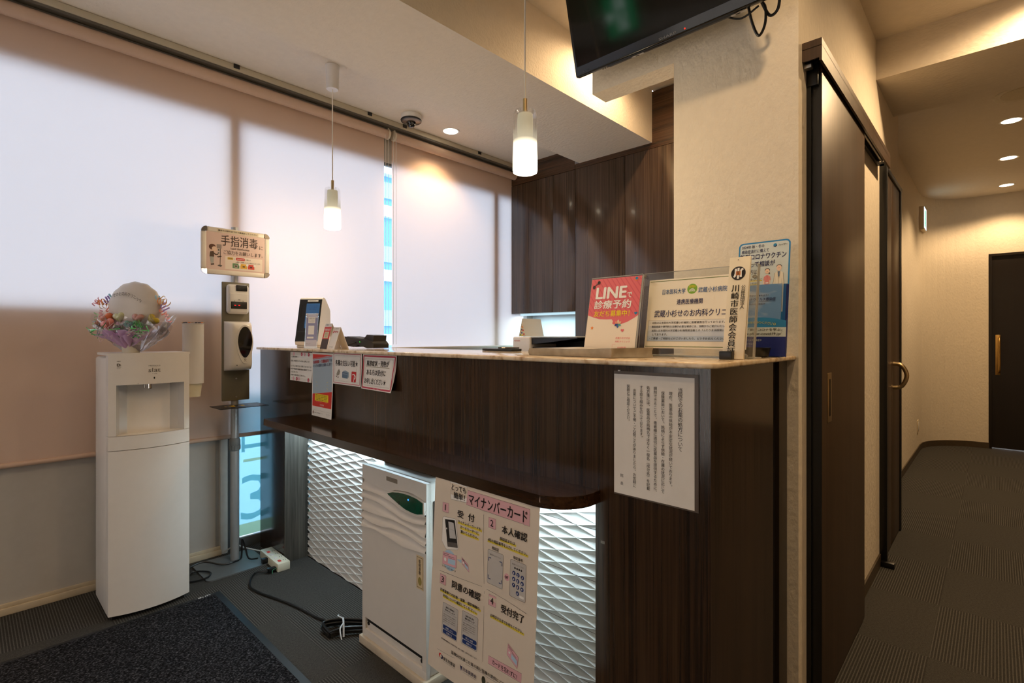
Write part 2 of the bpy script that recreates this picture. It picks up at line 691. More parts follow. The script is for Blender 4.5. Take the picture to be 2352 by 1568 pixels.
# wall behind the counter end (carries the screen) with the short bulkhead beside it
b = MB()
b.box(1.736, 1.88, 0.437, 0.838, 0, CZ, paper_wall)
b.box(1.736, 1.833, 0.838, 1.186, 2.149, CZ, paper_wall)
struct(b, 'wall_column')
# corridor side wall with the two doors
b = MB()
b.box(1.88, 3.925, 0.437, 0.56, 0, CZ, paper_wall)
struct(b, 'wall_corridor')
# corridor wall beyond, turning in a curve to the end wall
pts = [(3.925, 0.575), (5.5, 0.575), (6.75, 0.575)]
for k in range(1, 9):
    a = PI / 2 * k / 9
    pts.append((6.80 + 0.564 * math.sin(a), 0.075 + 0.50 * math.cos(a)))
pts += [(7.364, 0.052)]
outer = [(7.364, 0.052), (7.55, 0.052), (7.55, 0.72), (3.925, 0.72)]
b = MB()
b.prism(pts + outer[1:], 0, CL, paper_wall, 'Z', False)
b.box(7.364, 7.55, -2.3, 0.052, 2.036, CL, paper_wall)
struct(b, 'wall_end')
b = MB()
skl = [(x, y) for x, y in pts]
n = len(skl)
for i in range(n - 1):
    (xa, ya), (xb, yb) = skl[i], skl[i + 1]
    d = V((xb - xa, yb - ya)).normalized()
    nn = V((d.y, -d.x)) * 0.008
    b.faces([(xa, ya, 0), (xb, yb, 0), (xb, yb, 0.06), (xa, ya, 0.06), (xa + nn.x, ya + nn.y, 0), (xb + nn.x, yb + nn.y, 0), (xb + nn.x, yb + nn.y, 0.06), (xa + nn.x, ya + nn.y, 0.06)],
            [(4, 5, 6, 7), (7, 6, 2, 3), (0, 4, 7, 3), (1, 2, 6, 5)], base_brown)
struct(b, 'baseboard_end')
b = MB()
b.box(2.50, 3.215, 0.429, 0.437, 0, 0.06, base_brown)
struct(b, 'baseboard_corridor')

# enclosing walls of the lobby that the photograph does not show
b = MB()
b.box(-2.6, -2.5, -2.6, 0.5, 0, CZ, paper_wall)
b.box(-2.6, -2.5, 2.6, 3.15, 0, CZ, paper_wall)
b.box(-2.6, -2.5, 0.5, 2.6, 2.35, CZ, paper_wall)
struct(b, 'wall_left')
w2 = bpy.data.objects.new('added_fill_window', None)  # unseen glazing added to fill ceiling and beam with daylight
COL.objects.link(w2)
w2['kind'] = 'structure'
b = MB()
for y in (0.5, 1.53, 2.54):
    b.box(-2.58, -2.52, y, y + 0.06, 0, 2.35, grey_frame)
b.box(-2.58, -2.52, 0.5, 2.6, 2.29, 2.35, grey_frame)
b.build('frame', w2)
frost = fabric_translucent('fill_window_glass', (230, 226, 220), (250, 244, 236), 0.72, False)
for y0, y1 in ((0.56, 1.53), (1.59, 2.54)):
    b = MB()
    b.box(-2.555, -2.547, y0, y1, 0.0, 2.29, frost)
    b.build('pane', w2)
b = MB()
b.box(-16, 24, 3.1, 24, -0.3, -0.12, M('pavement', (196, 198, 202), 0.9))
b.box(-16, -2.6, -6, 3.1, -0.3, -0.12, b.mats[0])
struct(b, 'ground')
b = MB()
b.box(-2.6, 2.6, -2.6, -2.5, 0, CZ, paper_wall)
b.box(2.6, 7.6, -2.3, -2.2, 0, CZ, M('side_wall_paint', (176, 156, 128), 0.8))
b.box(2.5, 2.6, -2.5, -2.2, 0, CZ, paper_wall)
struct(b, 'wall_rear')
b = MB()
b.box(3.52, 3.62, 0.56, 3.15, 0, CZ, M('niche_wall', (222, 228, 230), 0.6, vary=0.01))
struct(b, 'wall_back')

# window wall: low panel on the left, lintel above, floor-to-lintel glass on the right
b = MB()
b.box(-2.6, 0.955, 3.05, 3.095, 0, 1.285, wall_white)
b.box(-2.6, 3.62, 3.05, 3.095, 2.368, CWIN, wall_white)
b.box(3.44, 3.62, 3.05, 3.095, 0, 2.368, wall_white)
struct(b, 'wall_window')
b = MB()
b.box(-2.6, 0.95, 3.033, 3.05, 0, 0.030, base_white, 0.003)
b.box(-2.6, 0.95, 3.040, 3.05, 0.030, 0.047, base_white, 0.002)
struct(b, 'baseboard_window')
b = MB()
b.box(0.945, 0.982, 3.036, 3.06, 0, 1.30, M('white_trim', (214, 214, 210), 0.5), 0.004)
b.box(0.925, 0.940, 3.046, 3.06, 0.03, 1.27, M('grey_bead', (150, 150, 148), 0.5), 0.002)
struct(b, 'trim_1')

win = bpy.data.objects.new('window_1', None)
COL.objects.link(win)
win['kind'] = 'structure'
b = MB()
b.box(0.985, 1.044, 3.045, 3.085, 0, 2.368, grey_frame, 0.004)
b.box(3.00, 3.06, 3.045, 3.085, 0, 2.368, grey_frame, 0.004)
b.box(-2.5, 0.985, 3.055, 3.085, 1.285, 1.31, grey_frame, 0.004)
b.box(-2.5, 3.44, 3.055, 3.085, 2.35, 2.368, grey_frame, 0.004)
b.box(1.044, 3.44, 3.055, 3.085, 0, 0.055, grey_frame, 0.004)
b.build('frame', win)
glass = clear('window_glass', (236, 244, 248), gloss=0.1)
for x0, x1, z0 in ((-2.5, 0.985, 1.305), (1.044, 3.0, 0.055), (3.06, 3.44, 0.055)):
    b = MB()
    b.box(x0, x1, 3.075, 3.079, z0, 2.355, glass)
    b.build('pane', win)

# blue lettered film on the inside of the glass beside the counter
def film_mat():
    m, t, out = new_mat('blue_film')
    tr = t.nodes.new('ShaderNodeBsdfTransparent')
    tr.inputs[0].default_value = lin((196, 228, 238))
    tl = t.nodes.new('ShaderNodeBsdfTranslucent')
    tl.inputs[0].default_value = lin((196, 228, 238))
    mx = t.nodes.new('ShaderNodeMixShader')
    mx.inputs[0].default_value = 0.55
    t.links.new(tr.outputs[0], mx.inputs[1])
    t.links.new(tl.outputs[0], mx.inputs[2])
    t.links.new(mx.outputs[0], out.inputs[0])
    return m


film = film_mat()
filmd = clear('film_letter', (150, 188, 186), gloss=0.0)
films = fabric_translucent('film_sand', (190, 180, 130), (236, 218, 170), 0.8, False)
s = Sheet(1.886, 0.80, plane((2.93, 3.0735, 0.86), (-1, 0, 0), (0, 0, -1), (0, 1, 0)), film, thick=0.0006)
# lettering reads from outside; the film is laid mirrored here
s.text('3', 0.992, 0.585, 0.910, 0.90, filmd, -0.001, l=-1)
s.text('日', 0.91, 0.10, 0.99, 0.42, filmd, -0.001, l=-1)
s.rect(0.0, 0.92, 1.0, 1.0, films, l=-2)
s.rect(0.0, 0.47, 0.985, 0.49, films, l=-2)
o = s.build('window_film')
tag(o, 'pale blue see-through window film with large letters beside the counter leg', 'window film')

# the neighbouring building, seen in the slit between the two blinds
b = MB()
fw = M('facade_white', (226, 234, 240), 0.6)
fb = M('facade_blue', (92, 168, 232), 0.35)
fg = M('facade_pale_blue', (150, 200, 240), 0.4)
b.box(5.5, 13, 14.0, 15.0, -0.2, 6.2, fb)
for z in (0.1, 0.9, 2.9, 4.9):
    b.box(5.5, 13, 13.8, 14.0, z, z + 0.35, fw)
    b.box(5.5, 13, 13.9, 14.0, z + 0.6, z + 1.1, fg)
b.box(5.3, 13.2, 13.7, 15.0, 6.2, 6.9, fw)
o = b.build('neighbouring_building')
tag(o, 'blue and white banded building outside, glimpsed between the two roller blinds', 'building')

# ------------------------------------------------------------------ doors
d1 = bpy.data.objects.new('door_1', None)
COL.objects.link(d1)
d1['kind'] = 'structure'
d1['label'] = 'dark brown hanging sliding door beside the counter wall'
b = MB()
b.box(1.838, 2.553, 0.396, 0.430, 0.012, 2.045, door_brown, 0.002)
b.box(1.8375, 1.8405, 0.397, 0.429, 0.012, 2.0, black)
leaf = b.build('leaf', d1)
b = MB()
b.box(1.905, 1.955, 0.3935, 0.3965, 0.895, 1.055, brass, 0.0014)
b.box(1.921, 1.939, 0.3925, 0.3945, 0.915, 1.035, M('handle_recess', (60, 48, 32), 0.4, metal=1.0), 0.001)
b.build('recessed_handle', leaf)
b = MB()
b.box(1.775, 3.16, 0.383, 0.437, 2.055, 2.078, door_brown)
b.box(1.775, 3.16, 0.383, 0.390, 2.010, 2.057, door_brown)
b.box(1.775, 1.781, 0.390, 0.437, 2.020, 2.057, door_brown)
b.box(1.80, 3.15, 0.426, 0.437, 2.03, 2.056, black)
b.box(1.80, 3.15, 0.398, 0.404, 2.045, 2.056, alu)
b.box(1.80, 3.15, 0.412, 0.418, 2.045, 2.056, alu)
b.build('track_cover', d1)
b = MB()
b.box(1.79, 1.812, 0.415, 0.437, 2.005, 2.02, alu, 0.001)
b.box(1.822, 1.837, 0.404, 0.436, 1.96, 2.03, black, 0.002)
b.build('roller_bracket', d1)
b = MB()
b.box(1.826, 1.838, 0.424, 0.437, 0.0, 2.03, black)
b.build('jamb_strip', d1)

d2 = bpy.data.objects.new('door_2', None)
COL.objects.link(d2)
d2['kind'] = 'structure'
d2['label'] = 'narrow dark folding door further along the corridor'
b = MB()
fx = black
b.box(3.225, 3.262, 0.405, 0.437, 0, 2.06, fx, 0.002)
b.box(3.868, 3.915, 0.418, 0.437, 0, 2.06, fx, 0.002)
b.box(3.225, 3.915, 0.415, 0.437, 2.045, 2.07, fx, 0.002)
b.build('frame', d2)
for x0, x1 in ((3.262, 3.535), (3.541, 3.868)):
    b = MB()
    b.box(x0, x1, 0.424, 0.437, 0.012, 2.045, door_brown, 0.002)
    leaf = b.build('leaf', d2)
b = MB()
b.tube([(3.60, 0.424, 1.02), (3.60, 0.385, 1.01), (3.60, 0.362, 0.955), (3.60, 0.385, 0.895), (3.60, 0.424, 0.885)], 0.011, brass, 10)
b.build('bow_handle', leaf)
b = MB()
b.box(3.20, 3.24, 0.372, 0.428, 0.0, 0.028, black, 0.003)
o = b.build('door_stop')
tag(o, 'small black door stop on the carpet at the folding door corner', 'door stop')

d3 = bpy.data.objects.new('door_3', None)
COL.objects.link(d3)
d3['kind'] = 'structure'
d3['label'] = 'dark door in the end wall of the corridor'
b = MB()
b.box(7.36, 7.40, 0.030, 0.056, 0, 2.036, door_black)
b.box(7.36, 7.40, -1.0, 0.030, 2.012, 2.036, door_black)
b.box(7.36, 7.45, -2.3, -1.0, 0, 2.04, paper_wall)
b.build('frame', d3)
b = MB()
b.box(7.385, 7.42, -1.0, 0.030, 0.012, 2.012, door_black)
leaf = b.build('leaf', d3)
b = MB()
b.box(7.373, 7.386, -0.034, 0.004, 0.77, 1.19, gold, 0.003)
b.tube([(7.375, -0.024, 1.16), (7.335, -0.026, 1.13), (7.33, -0.026, 0.98), (7.335, -0.026, 0.83), (7.375, -0.024, 0.80)], 0.010, gold, 10)
b.build('pull_handle', leaf)


# ------------------------------------------------------------------ roller blinds
blind_f = fabric_translucent('blind_fabric', (252, 222, 202), (252, 244, 244), 0.42)
blind_roll = M('blind_roll_fabric', (206, 178, 158), 0.8, vary=0.02)
cream_metal = M('cream_metal', (196, 188, 168), 0.4, vary=0.02)
brk = M('bracket_cream', (220, 208, 188), 0.4, vary=0)
bead = M('bead_chain', (214, 208, 200), 0.3, vary=0)


def blind(x0, x1, zb, label, chain_x):
    t = thing('roller_blind', label, 'blind', ((x0 + x1) / 2, 3.0, zb), 'roller blinds on the window wall')
    b = MB()
    b.grid(lambda a, c: (x0 + (x1 - x0) * a, 3.024 + 0.0012 * math.sin(9 * a), 2.54 + (zb - 2.54) * c), 24, 12, blind_f)
    b.build('fabric', t)
    b = MB()
    b.lathe([(0.030, 0), (0.030, x1 - x0)], (x0, 2.990, 2.535), blind_roll, 28, 'X')
    b.build('roller_tube', t)
    b = MB()
    b.lathe([(0.011, 0), (0.011, x1 - x0)], (x0, 3.020, zb), blind_roll, 14, 'X')
    b.build('bottom_rail', t)
    for xb in (x0 - 0.006, x1 + 0.006):
        b = MB()
        b.lathe([(0.033, -0.006), (0.033, 0.006)], (xb, 2.990, 2.535), brk, 24, 'X')
        b.box(xb - 0.004, xb + 0.004, 2.975, 3.02, 2.54, 2.573, brk)
        b.build('end_bracket', t)
    for cx in chain_x:
        b = MB()
        z = 2.51
        i = b.mi(bead)
        vs, fs = [], []
        while z > 1.12:
            k = len(vs)
            r = 0.0030
            c = V((cx, 2.962, z))
            vs += [c + V((r, 0, 0)), c + V((0, r, 0)), c + V((-r, 0, 0)), c + V((0, -r, 0)), c + V((0, 0, r * 1.2)), c - V((0, 0, r * 1.2))]
            for q in range(4):
                fs += [(k + q, k + (q + 1) % 4, k + 4), (k + (q + 1) % 4, k + q, k + 5)]
            z -= 0.0085
        b.faces(vs, fs, bead, True)
        b.tube([(cx, 2.962, 2.52), (cx, 2.962, 1.12)], 0.0009, bead, 5, False)
        b.build('bead_chain', t)
    return t


blind(-2.35, 1.952, 0.632, 'wide beige roller blind left of the bead chains, lowered to knee height', (1.925, 1.948))
blind(2.012, 3.36, 1.02, 'narrow beige roller blind beside the dark wall cabinets, right of the bead chains', (1.985, 2.006))

t = thing('curtain_track', 'long cream blind headrail fixed along the ceiling above both roller blinds', 'headrail', (0.5, 2.97, 2.6))
b = MB()
b.box(-2.4, 3.40, 2.946, 2.992, 2.586, 2.6195, cream_metal, 0.004)
b.box(-2.4, 3.40, 2.950, 2.988, 2.5745, 2.587, M('rail_lip', (96, 92, 84), 0.5, vary=0))
b.build('rail', t)
for x in (0.98, 1.78, 2.05, 2.75):
    b = MB()
    b.box(x, x + 0.03, 2.940, 2.996, 2.598, 2.6198, black, 0.002)
    b.build('clip', t)

# ------------------------------------------------------------------ pendant lamps
def pendant_glass():
    m, tt, out = new_mat('pendant_glass_frosted_below')
    L = tt.links.new
    N = tt.nodes.new
    geo = N('ShaderNodeNewGeometry')
    sep = N('ShaderNodeSeparateXYZ')
    L(geo.outputs['Position'], sep.inputs[0])
    mr = N('ShaderNodeMapRange')
    mr.inputs[1].default_value = 1.925
    mr.inputs[2].default_value = 1.815
    mr.interpolation_type = 'SMOOTHSTEP'
    L(sep.outputs[2], mr.inputs[0])
    tr = N('ShaderNodeBsdfTransparent')
    gl = N('ShaderNodeBsdfGlossy')
    gl.inputs['Roughness'].default_value = 0.03
    fr = N('ShaderNodeLayerWeight')
    fr.inputs[0].default_value = 0.45
    m1 = N('ShaderNodeMixShader')
    fm = N('ShaderNodeMath')
    fm.operation = 'MULTIPLY'
    fm.inputs[1].default_value = 0.30
    L(fr.outputs['Fresnel'], fm.inputs[0])
    L(fm.outputs[0], m1.inputs[0])
    L(tr.outputs[0], m1.inputs[1])
    L(gl.outputs[0], m1.inputs[2])
    em = N('ShaderNodeEmission')
    em.inputs[0].default_value = (1.0, 0.86, 0.62, 1)
    mr2 = N('ShaderNodeMapRange')
    mr2.inputs[1].default_value = 1.862
    mr2.inputs[2].default_value = 1.79
    mr2.inputs[3].default_value = 0.6
    mr2.inputs[4].default_value = 7.0
    L(sep.outputs[2], mr2.inputs[0])
    L(mr2.outputs[0], em.inputs[1])
    m2 = N('ShaderNodeMixShader')
    L(mr.outputs[0], m2.inputs[0])
    L(m1.outputs[0], m2.inputs[1])
    L(em.outputs[0], m2.inputs[2])
    L(m2.outputs[0], out.inputs[0])
    return m


pg = pendant_glass()
inner = M('lamp_tube_frosted', (190, 182, 156), 0.6, vary=0, emit=0.45)
cordm = M('white_cord', (240, 234, 224), 0.5, vary=0)


def pendant(x, y, ztop, label):
    t = thing('pendant_lamp', label, 'pendant lamp', (x, y, 1.745), 'glass pendant lamps over the counter')
    c = (x, y, 0)
    b = MB()
    b.lathe([(0.0, 1.746), (0.036, 1.7462), (0.0418, 1.749), (0.0432, 1.757), (0.0430, 1.80), (0.0415, 1.87), (0.0408, 1.940), (0.0400, 1.955), (0.0360, 1.964), (0.030, 1.966), (0.024, 1.958), (0.012, 1.956), (0.006, 1.956)], c, pg, 40)
    b.build('glass_shade', t)
    b = MB()
    b.lathe([(0.0, 1.845), (0.026, 1.846), (0.028, 1.93), (0.026, 1.952), (0.010, 1.9555), (0.0, 1.9555)], c, inner, 28)
    b.build('lamp_holder', t)
    b = MB()
    b.cyl((x, y, 1.955), 0.0075, 0.052, brass, 14)
    b.build('stem', t)
    b = MB()
    b.cyl((x, y, 2.0), 0.0030, ztop - 2.0, cordm, 10)
    b.build('cord', t)
    b = MB()
    b.lathe([(0.0, ztop - 0.128), (0.030, ztop - 0.128), (0.032, ztop - 0.125), (0.036, ztop - 0.001), (0.0, ztop - 0.001)], c, white_pl, 32)
    b.build('ceiling_cap', t)
    l = bpy.data.lights.new('pendant_bulb', 'POINT')
    l.energy = 5.2
    l.color = (1.0, 0.78, 0.50)
    l.shadow_soft_size = 0.035
    lo = bpy.data.objects.new('pendant_bulb', l)
    lo.location = (x, y, 1.70)
    COL.objects.link(lo)
    return t


pendant(1.35, 2.585, CWIN, 'clear and frosted glass pendant lamp with white ceiling cap, near the window')
pendant(1.35, 1.205, CZ, 'larger looking glass pendant lamp hanging nearest, in front of the dark cabinets')

# ------------------------------------------------------------------ downlights
lens_w = emis('downlight_lens', (255, 236, 205), 9.0)


def downlight(x, y, z, r, power, label, group, angle=130, col=(1.0, 0.68, 0.37), seen=True):
    t = thing('downlight', label, 'downlight', (x, y, z), group)
    b = MB()
    b.lathe([(r * 1.0, -0.0005), (r * 1.22, -0.0025), (r * 1.25, -0.0005), (r * 1.25, 0.004)], (x, y, z), white_pl, 32)
    b.build('trim_ring', t)
    b = MB()
    b.lathe([(0.0, -0.0012), (r * 0.7, -0.0012), (r, -0.0008)], (x, y, z), lens_w, 28)
    b.build('lens', t)
    l = bpy.data.lights.new('downlight_beam', 'SPOT')
    l.energy = power
    l.color = col
    l.spot_size = math.radians(angle)
    l.spot_blend = 0.55
    l.shadow_soft_size = r * 0.8
    lo = bpy.data.objects.new('downlight_beam', l)
    lo.location = (x, y, z - 0.012)
    COL.objects.link(lo)
    return t


downlight(2.352, 2.803, CWIN, 0.052, 30, 'round recessed ceiling downlight in front of the narrow blind', 'recessed downlights', 120)
downlight(4.92, -0.077, CL, 0.052, 62, 'corridor downlight nearest to the ceiling beam', 'recessed downlights')
downlight(5.93, -0.076, CL, 0.052, 62, 'corridor downlight in the middle of the row of three', 'recessed downlights')
downlight(6.98, -0.076, CL, 0.052, 54, 'corridor downlight furthest away, close to the end wall', 'recessed downlights')
downlight(2.50, 1.47, CZ, 0.052, 48, 'downlight washing the raised ceiling edge behind the screen', 'recessed downlights', 172)
downlight(2.93, -0.30, CL, 0.052, 90, 'downlight washing the beam over the corridor mouth', 'recessed downlights', 172)
downlight(1.15, 0.05, CZ, 0.052, 46, 'lobby downlight in front of the counter', 'recessed downlights')
downlight(0.2, 0.7, CZ, 0.052, 30, 'lobby downlight above the waiting area', 'recessed downlights')
downlight(0.5, -1.1, CZ, 0.052, 40, 'lobby downlight above the rear seats', 'recessed downlights')
downlight(-1.2, 0.6, CZ, 0.052, 14, 'lobby downlight beside the entrance', 'recessed downlights')

t = thing('ceiling_speaker', 'round flush ceiling disc with a rim, nearest fitting past the corridor beam', 'ceiling speaker', (4.40, -0.10, CL))
b = MB()
b.lathe([(0.10, -0.001), (0.125, -0.006), (0.135, -0.003), (0.137, 0.003)], (4.40, -0.12, CL), M('speaker_rim', (214, 204, 182), 0.5), 40)
b.build('rim', t)
b = MB()
b.lathe([(0.0, -0.004), (0.10, -0.004), (0.103, 0.001)], (4.40, -0.12, CL), M('speaker_grille', (206, 194, 168), 0.7, vary=0.1, vscale=300), 40)
b.build('grille', t)

# ------------------------------------------------------------------ dome camera
t = thing('dome_camera', 'small ceiling security camera with black ring and glossy eye beside the downlight', 'security camera', (2.006, 2.79, 2.57))
c = (2.006, 2.790, CWIN)
b = MB()
b.lathe([(0.066, 0.0), (0.066, -0.022), (0.064, -0.030), (0.0, -0.030)], c, white_soft, 40)
b.build('base', t)
b = MB()
b.lathe([(0.050, -0.029), (0.066, -0.030), (0.067, -0.036), (0.060, -0.042), (0.0, -0.050)], c, M('camera_plate', (120, 104, 88), 0.3, metal=0.4), 40)
b.lathe([(0.0655, -0.029), (0.0685, -0.033), (0.0665, -0.040), (0.058, -0.0425)], c, black, 40)
b.build('ring', t)
b = MB()
b.lathe([(0.030, -0.044), (0.031, -0.050)] + [(0.026 * math.cos(a), -0.056 - 0.026 * math.sin(a)) for a in [k * PI / 2 / 8 for k in range(9)]], c, M('camera_eye', (14, 14, 18), 0.05, coat=1.0, vary=0), 28)
b.build('lens', t)

# ------------------------------------------------------------------ screen on the wall
th = math.radians(14)
sx = V((0, -1, 0))                           # picture right
up = V((-math.sin(th), 0, math.cos(th)))
nn = V((-math.cos(th), 0, -math.sin(th)))    # towards the viewer
O = V((1.612, 1.178, 2.166))                 # lower left front corner
R3 = Matrix((sx, up, nn)).transposed()
TW, TH = 0.732, 0.432


def tvp(a, c, d):
    return O + sx * a + up * c + nn * d


t = thing('television', 'black flat screen television tilted down from the wall above the counter', 'television', (1.66, 0.81, 2.16))
tvb = M('tv_bezel', (13, 13, 14), 0.22, vary=0)
scr = M('tv_screen', (6, 6, 7), 0.10, spec=0.5, vary=0, coat=0.0)
b = MB()
b.obox(tvp(TW / 2, TH / 2, -0.013), (TW, TH, 0.026), R3, tvb, 0.006, 3)
cab = b.build('housing', t)
b = MB()
b.obox(tvp(TW / 2, TH / 2 + 0.012, 0.0005), (TW - 0.026, TH - 0.045, 0.002), R3, scr)
dispb = b
b = MB()
b.obox(tvp(TW / 2 - 0.01, 0.13, -0.042), (0.60, 0.24, 0.036), R3, black, 0.012, 3)
b.obox(tvp(TW / 2, 0.006, -0.016), (0.46, 0.020, 0.022), R3, black, 0.004)
for a in (0.09, 0.44):
    for k in range(14):
        b.obox(tvp(a + 0.010 * k, 0.012, -0.044), (0.004, 0.006, 0.030), R3, tvb)
b.build('rear_cover', t)
b = MB()
b.obox(tvp(TW / 2, 0.20, -0.075), (0.22, 0.22, 0.05), R3, black, 0.004)
b.box(1.70, 1.735, 0.68, 0.94, 2.25, 2.50, black)
b.build('wall_bracket', t)
s = Sheet(TW, TH, lambda u, v, n: tvp(u, TH - v, 0.0006 + n), tvb, base=False, mb=dispb)
gm = M('tv_lettering', (120, 120, 122), 0.5, vary=0)
s.text('SHARP', 0.475, 0.966, 0.56, 0.985, gm, 0.02)
s.text('AQUOS', 0.035, 0.966, 0.085, 0.982, M('tv_mark', (70, 70, 72), 0.5, vary=0))
s.ell(0.60, 0.975, 0.0022, emis('standby_red', (255, 40, 20), 3.0), l=3)
s.build('display', t)
for a in (0.235, 0.58):
    s = Sheet(0.045, 0.014, plane(tvp(a, -0.0045, -0.010), sx, -nn, -up), ink_grey, thick=0.0003)
    s.rect(0.3, 0.2, 0.6, 0.8, ink, 2)
    s.build('port_label', t)
b = MB()
b.tube([tvp(0.62, 0.03, -0.05), tvp(0.625, -0.03, -0.06), tvp(0.64, -0.075, -0.065), tvp(0.662, -0.05, -0.06), tvp(0.665, 0.0, -0.06), tvp(0.64, 0.03, -0.06)], 0.0042, black, 8)
b.build('cable', t)
b = MB()
b.tube([tvp(0.655, 0.02, -0.06), tvp(0.675, -0.03, -0.065), tvp(0.70, -0.02, -0.065), tvp(0.71, 0.03, -0.06)], 0.0045, black, 8)
b.build('cable', t)
b = MB()
b.tube([tvp(0.56, 0.005, -0.04), tvp(0.60, -0.012, -0.05), tvp(0.65, 0.005, -0.055)], 0.003, black, 8)
b.build('cable', t)

# sign that the screen mirrors
exit_g = emis('exit_green', (10, 150, 84), 2.6)
exit_w = emis('exit_white', (236, 255, 244), 2.6)


def running_man(s, mg, mw, x0, flip=1):
    X = lambda u: x0 + u * flip
    s.rect(min(X(0.30), X(0.62)), 0.12, max(X(0.30), X(0.62)), 0.90, mw, 2)
    s.ell(X(0.50), 0.24, 0.055 * s.h, mg, 3)
    for p, wd in ((((0.47, 0.36), (0.44, 0.58)), 0.11), (((0.47, 0.38), (0.34, 0.50), (0.28, 0.46)), 0.05), (((0.48, 0.38), (0.58, 0.50), (0.66, 0.44)), 0.05),
                  (((0.44, 0.58), (0.54, 0.68), (0.52, 0.86)), 0.06), (((0.43, 0.58), (0.36, 0.74), (0.20, 0.76)), 0.06)):
        s.line([(X(a), c) for a, c in p], wd * s.h, mg, 3)


t = thing('exit_sign', 'green running-man exit sign hung from the lobby ceiling, mirrored in the television', 'exit sign', (0.30, 1.60, 2.36))
b = MB()
b.box(0.27, 0.298, 1.50, 1.70, 2.36, 2.60, white_pl, 0.004)
b.build('case', t)
b = MB()
b.box(0.278, 0.290, 1.59, 1.61, 2.60, CZ, white_pl)
b.build('hanger', t)
s = Sheet(0.19, 0.22, plane((0.2995, 1.505, 2.59), (0, 1, 0), (0, 0, -1), (1, 0, 0)), exit_g)
running_man(s, exit_g, exit_w, 0.0)
s.line([(0.70, 0.50), (0.94, 0.50)], 0.02, exit_w, 3)
s.line([(0.84, 0.40), (0.94, 0.50), (0.84, 0.60)], 0.02, exit_w, 3)
s.build('lit_face', t)

t = thing('exit_sign', 'lit exit sign box mounted high on the corridor wall near its curve', 'exit sign', (6.80, 0.55, 2.27))
b = MB()
b.box(6.72, 6.95, 0.535, 0.575, 2.27, 2.51, ivory, 0.004)
b.build('case', t)
s = Sheet(0.225, 0.215, plane((6.7225, 0.5335, 2.5025), (1, 0, 0), (0, 0, -1), (0, -1, 0)), emis('exit_white_bright', (214, 240, 255), 2.2))
running_man(s, exit_g, exit_g, 0.0)
s.build('lit_face', t)

t = thing('wall_outlet', 'cream outlet plate low on the corridor wall near the curve', 'outlet', (6.56, 0.57, 0.22))
b = MB()
b.box(6.52, 6.60, 0.566, 0.575, 0.215, 0.335, ivory, 0.003)
b.build('plate', t)
b = MB()
b.box(6.535, 6.585, 0.564, 0.568, 0.235, 0.315, white_pl, 0.001)
b.build('socket', t)


# ------------------------------------------------------------------ built-in cabinets at the back
t = thing('wall_cabinet', 'dark walnut wall cabinet hung over the lit niche beside the window', 'cabinet', (3.36, 2.68, 1.366))
b = MB()
b.box(3.235, 3.52, 2.358, 3.045, 1.366, 2.618, wood_v)
b.build('body', t)
for y0, y1 in ((2.358, 2.5715), (2.5745, 3.045)):
    b = MB()
    b.box(3.215, 3.2345, y0, y1, 1.366, 2.455, wood_v, 0.001)
    b.build('door', t)
b = MB()
b.box(3.215, 3.2345, 2.358, 3.045, 2.458, 2.618, wood_h)
b.build('fascia', t)
b = MB()
b.box(3.30, 3.34, 2.40, 3.00, 1.352, 1.365, emis('cabinet_led', (205, 240, 255), 1.0))
b.build('under_light', t)
lt = bpy.data.lights.new('cabinet_light', 'AREA')
lt.shape = 'RECTANGLE'
lt.size = 0.05
lt.size_y = 0.58
lt.energy = 3.8
lt.color = (0.55, 0.86, 1.0)
lo = bpy.data.objects.new('cabinet_light', lt)
lo.location = (3.32, 2.70, 1.35)
COL.objects.link(lo)

t = thing('tall_cabinet', 'full height dark walnut cupboard wall behind the reception desk', 'cabinet', (3.36, 1.5, 0))
b = MB()
b.box(3.235, 3.52, 0.60, 2.355, 0, 2.455, wood_v)
b.build('body', t)
for y0, y1 in ((1.922, 2.3535), (1.4895, 1.9185), (1.05, 1.4865), (0.60, 1.047)):
    b = MB()
    b.box(3.215, 3.2345, y0, y1, 0.06, 2.455, wood_v, 0.001)
    b.build('door', t)
b = MB()
b.box(3.215, 3.52, 0.60, 1.714, 2.458, 2.842, wood_h)
b.box(3.216, 3.52, 1.714, 2.355, 2.458, 2.4965, wood_h)
b.build('fascia', t)

# low cabinet run along the window behind the counter
t = thing('low_cabinet', 'low beige-topped cabinet running along the window behind the counter', 'cabinet', (2.3, 2.98, 0))
b = MB()
b.box(1.60, 3.20, 2.955, 2.998, 0.0, 1.082, white_soft)
b.build('body', t)
b = MB()
b.box(1.58, 3.20, 2.945, 3.000, 1.082, 1.100, M('sill_beige', (206, 196, 178), 0.45), 0.003)
b.build('top_board', t)

# ------------------------------------------------------------------ reception counter
XF = 1.137
t = thing('reception_counter', 'long dark glossy walnut reception counter with white relief tile recess', 'reception counter', (1.3, 1.7, 0))
b = MB()
b.box(XF, 1.27, 0.462, 3.000, 0.735, 1.101, wood_d)
b.build('front_panel', t)
b = MB()
b.box(XF, 1.27, 0.462, 0.767, 0, 0.735, wood_d)
b.box(1.27, 1.577, 0.462, 0.52, 0, 1.101, wood_d)
b.box(1.577, 1.640, 0.475, 0.50, 0, 1.101, near_black)
b.box(1.640, 1.718, 0.464, 0.50, 0, 1.101, M('end_filler', (46, 36, 26), 0.35))
b.build('end_panel', t)
b = MB()
b.box(XF, 1.27, 2.69, 3.000, 0, 0.735, wood_d)
b.box(XF + 0.001, 1.266, 2.682, 2.6905, 0, 0.735, wood_g)
b.build('side_panel', t)
b = MB()
b.box(1.272, 1.29, 0.76, 2.69, 0, 0.735, white_soft)
b.build('backing', t)

# relief tiles: rows of lozenges with sharp ridges and a scooped valley across each
relief = None


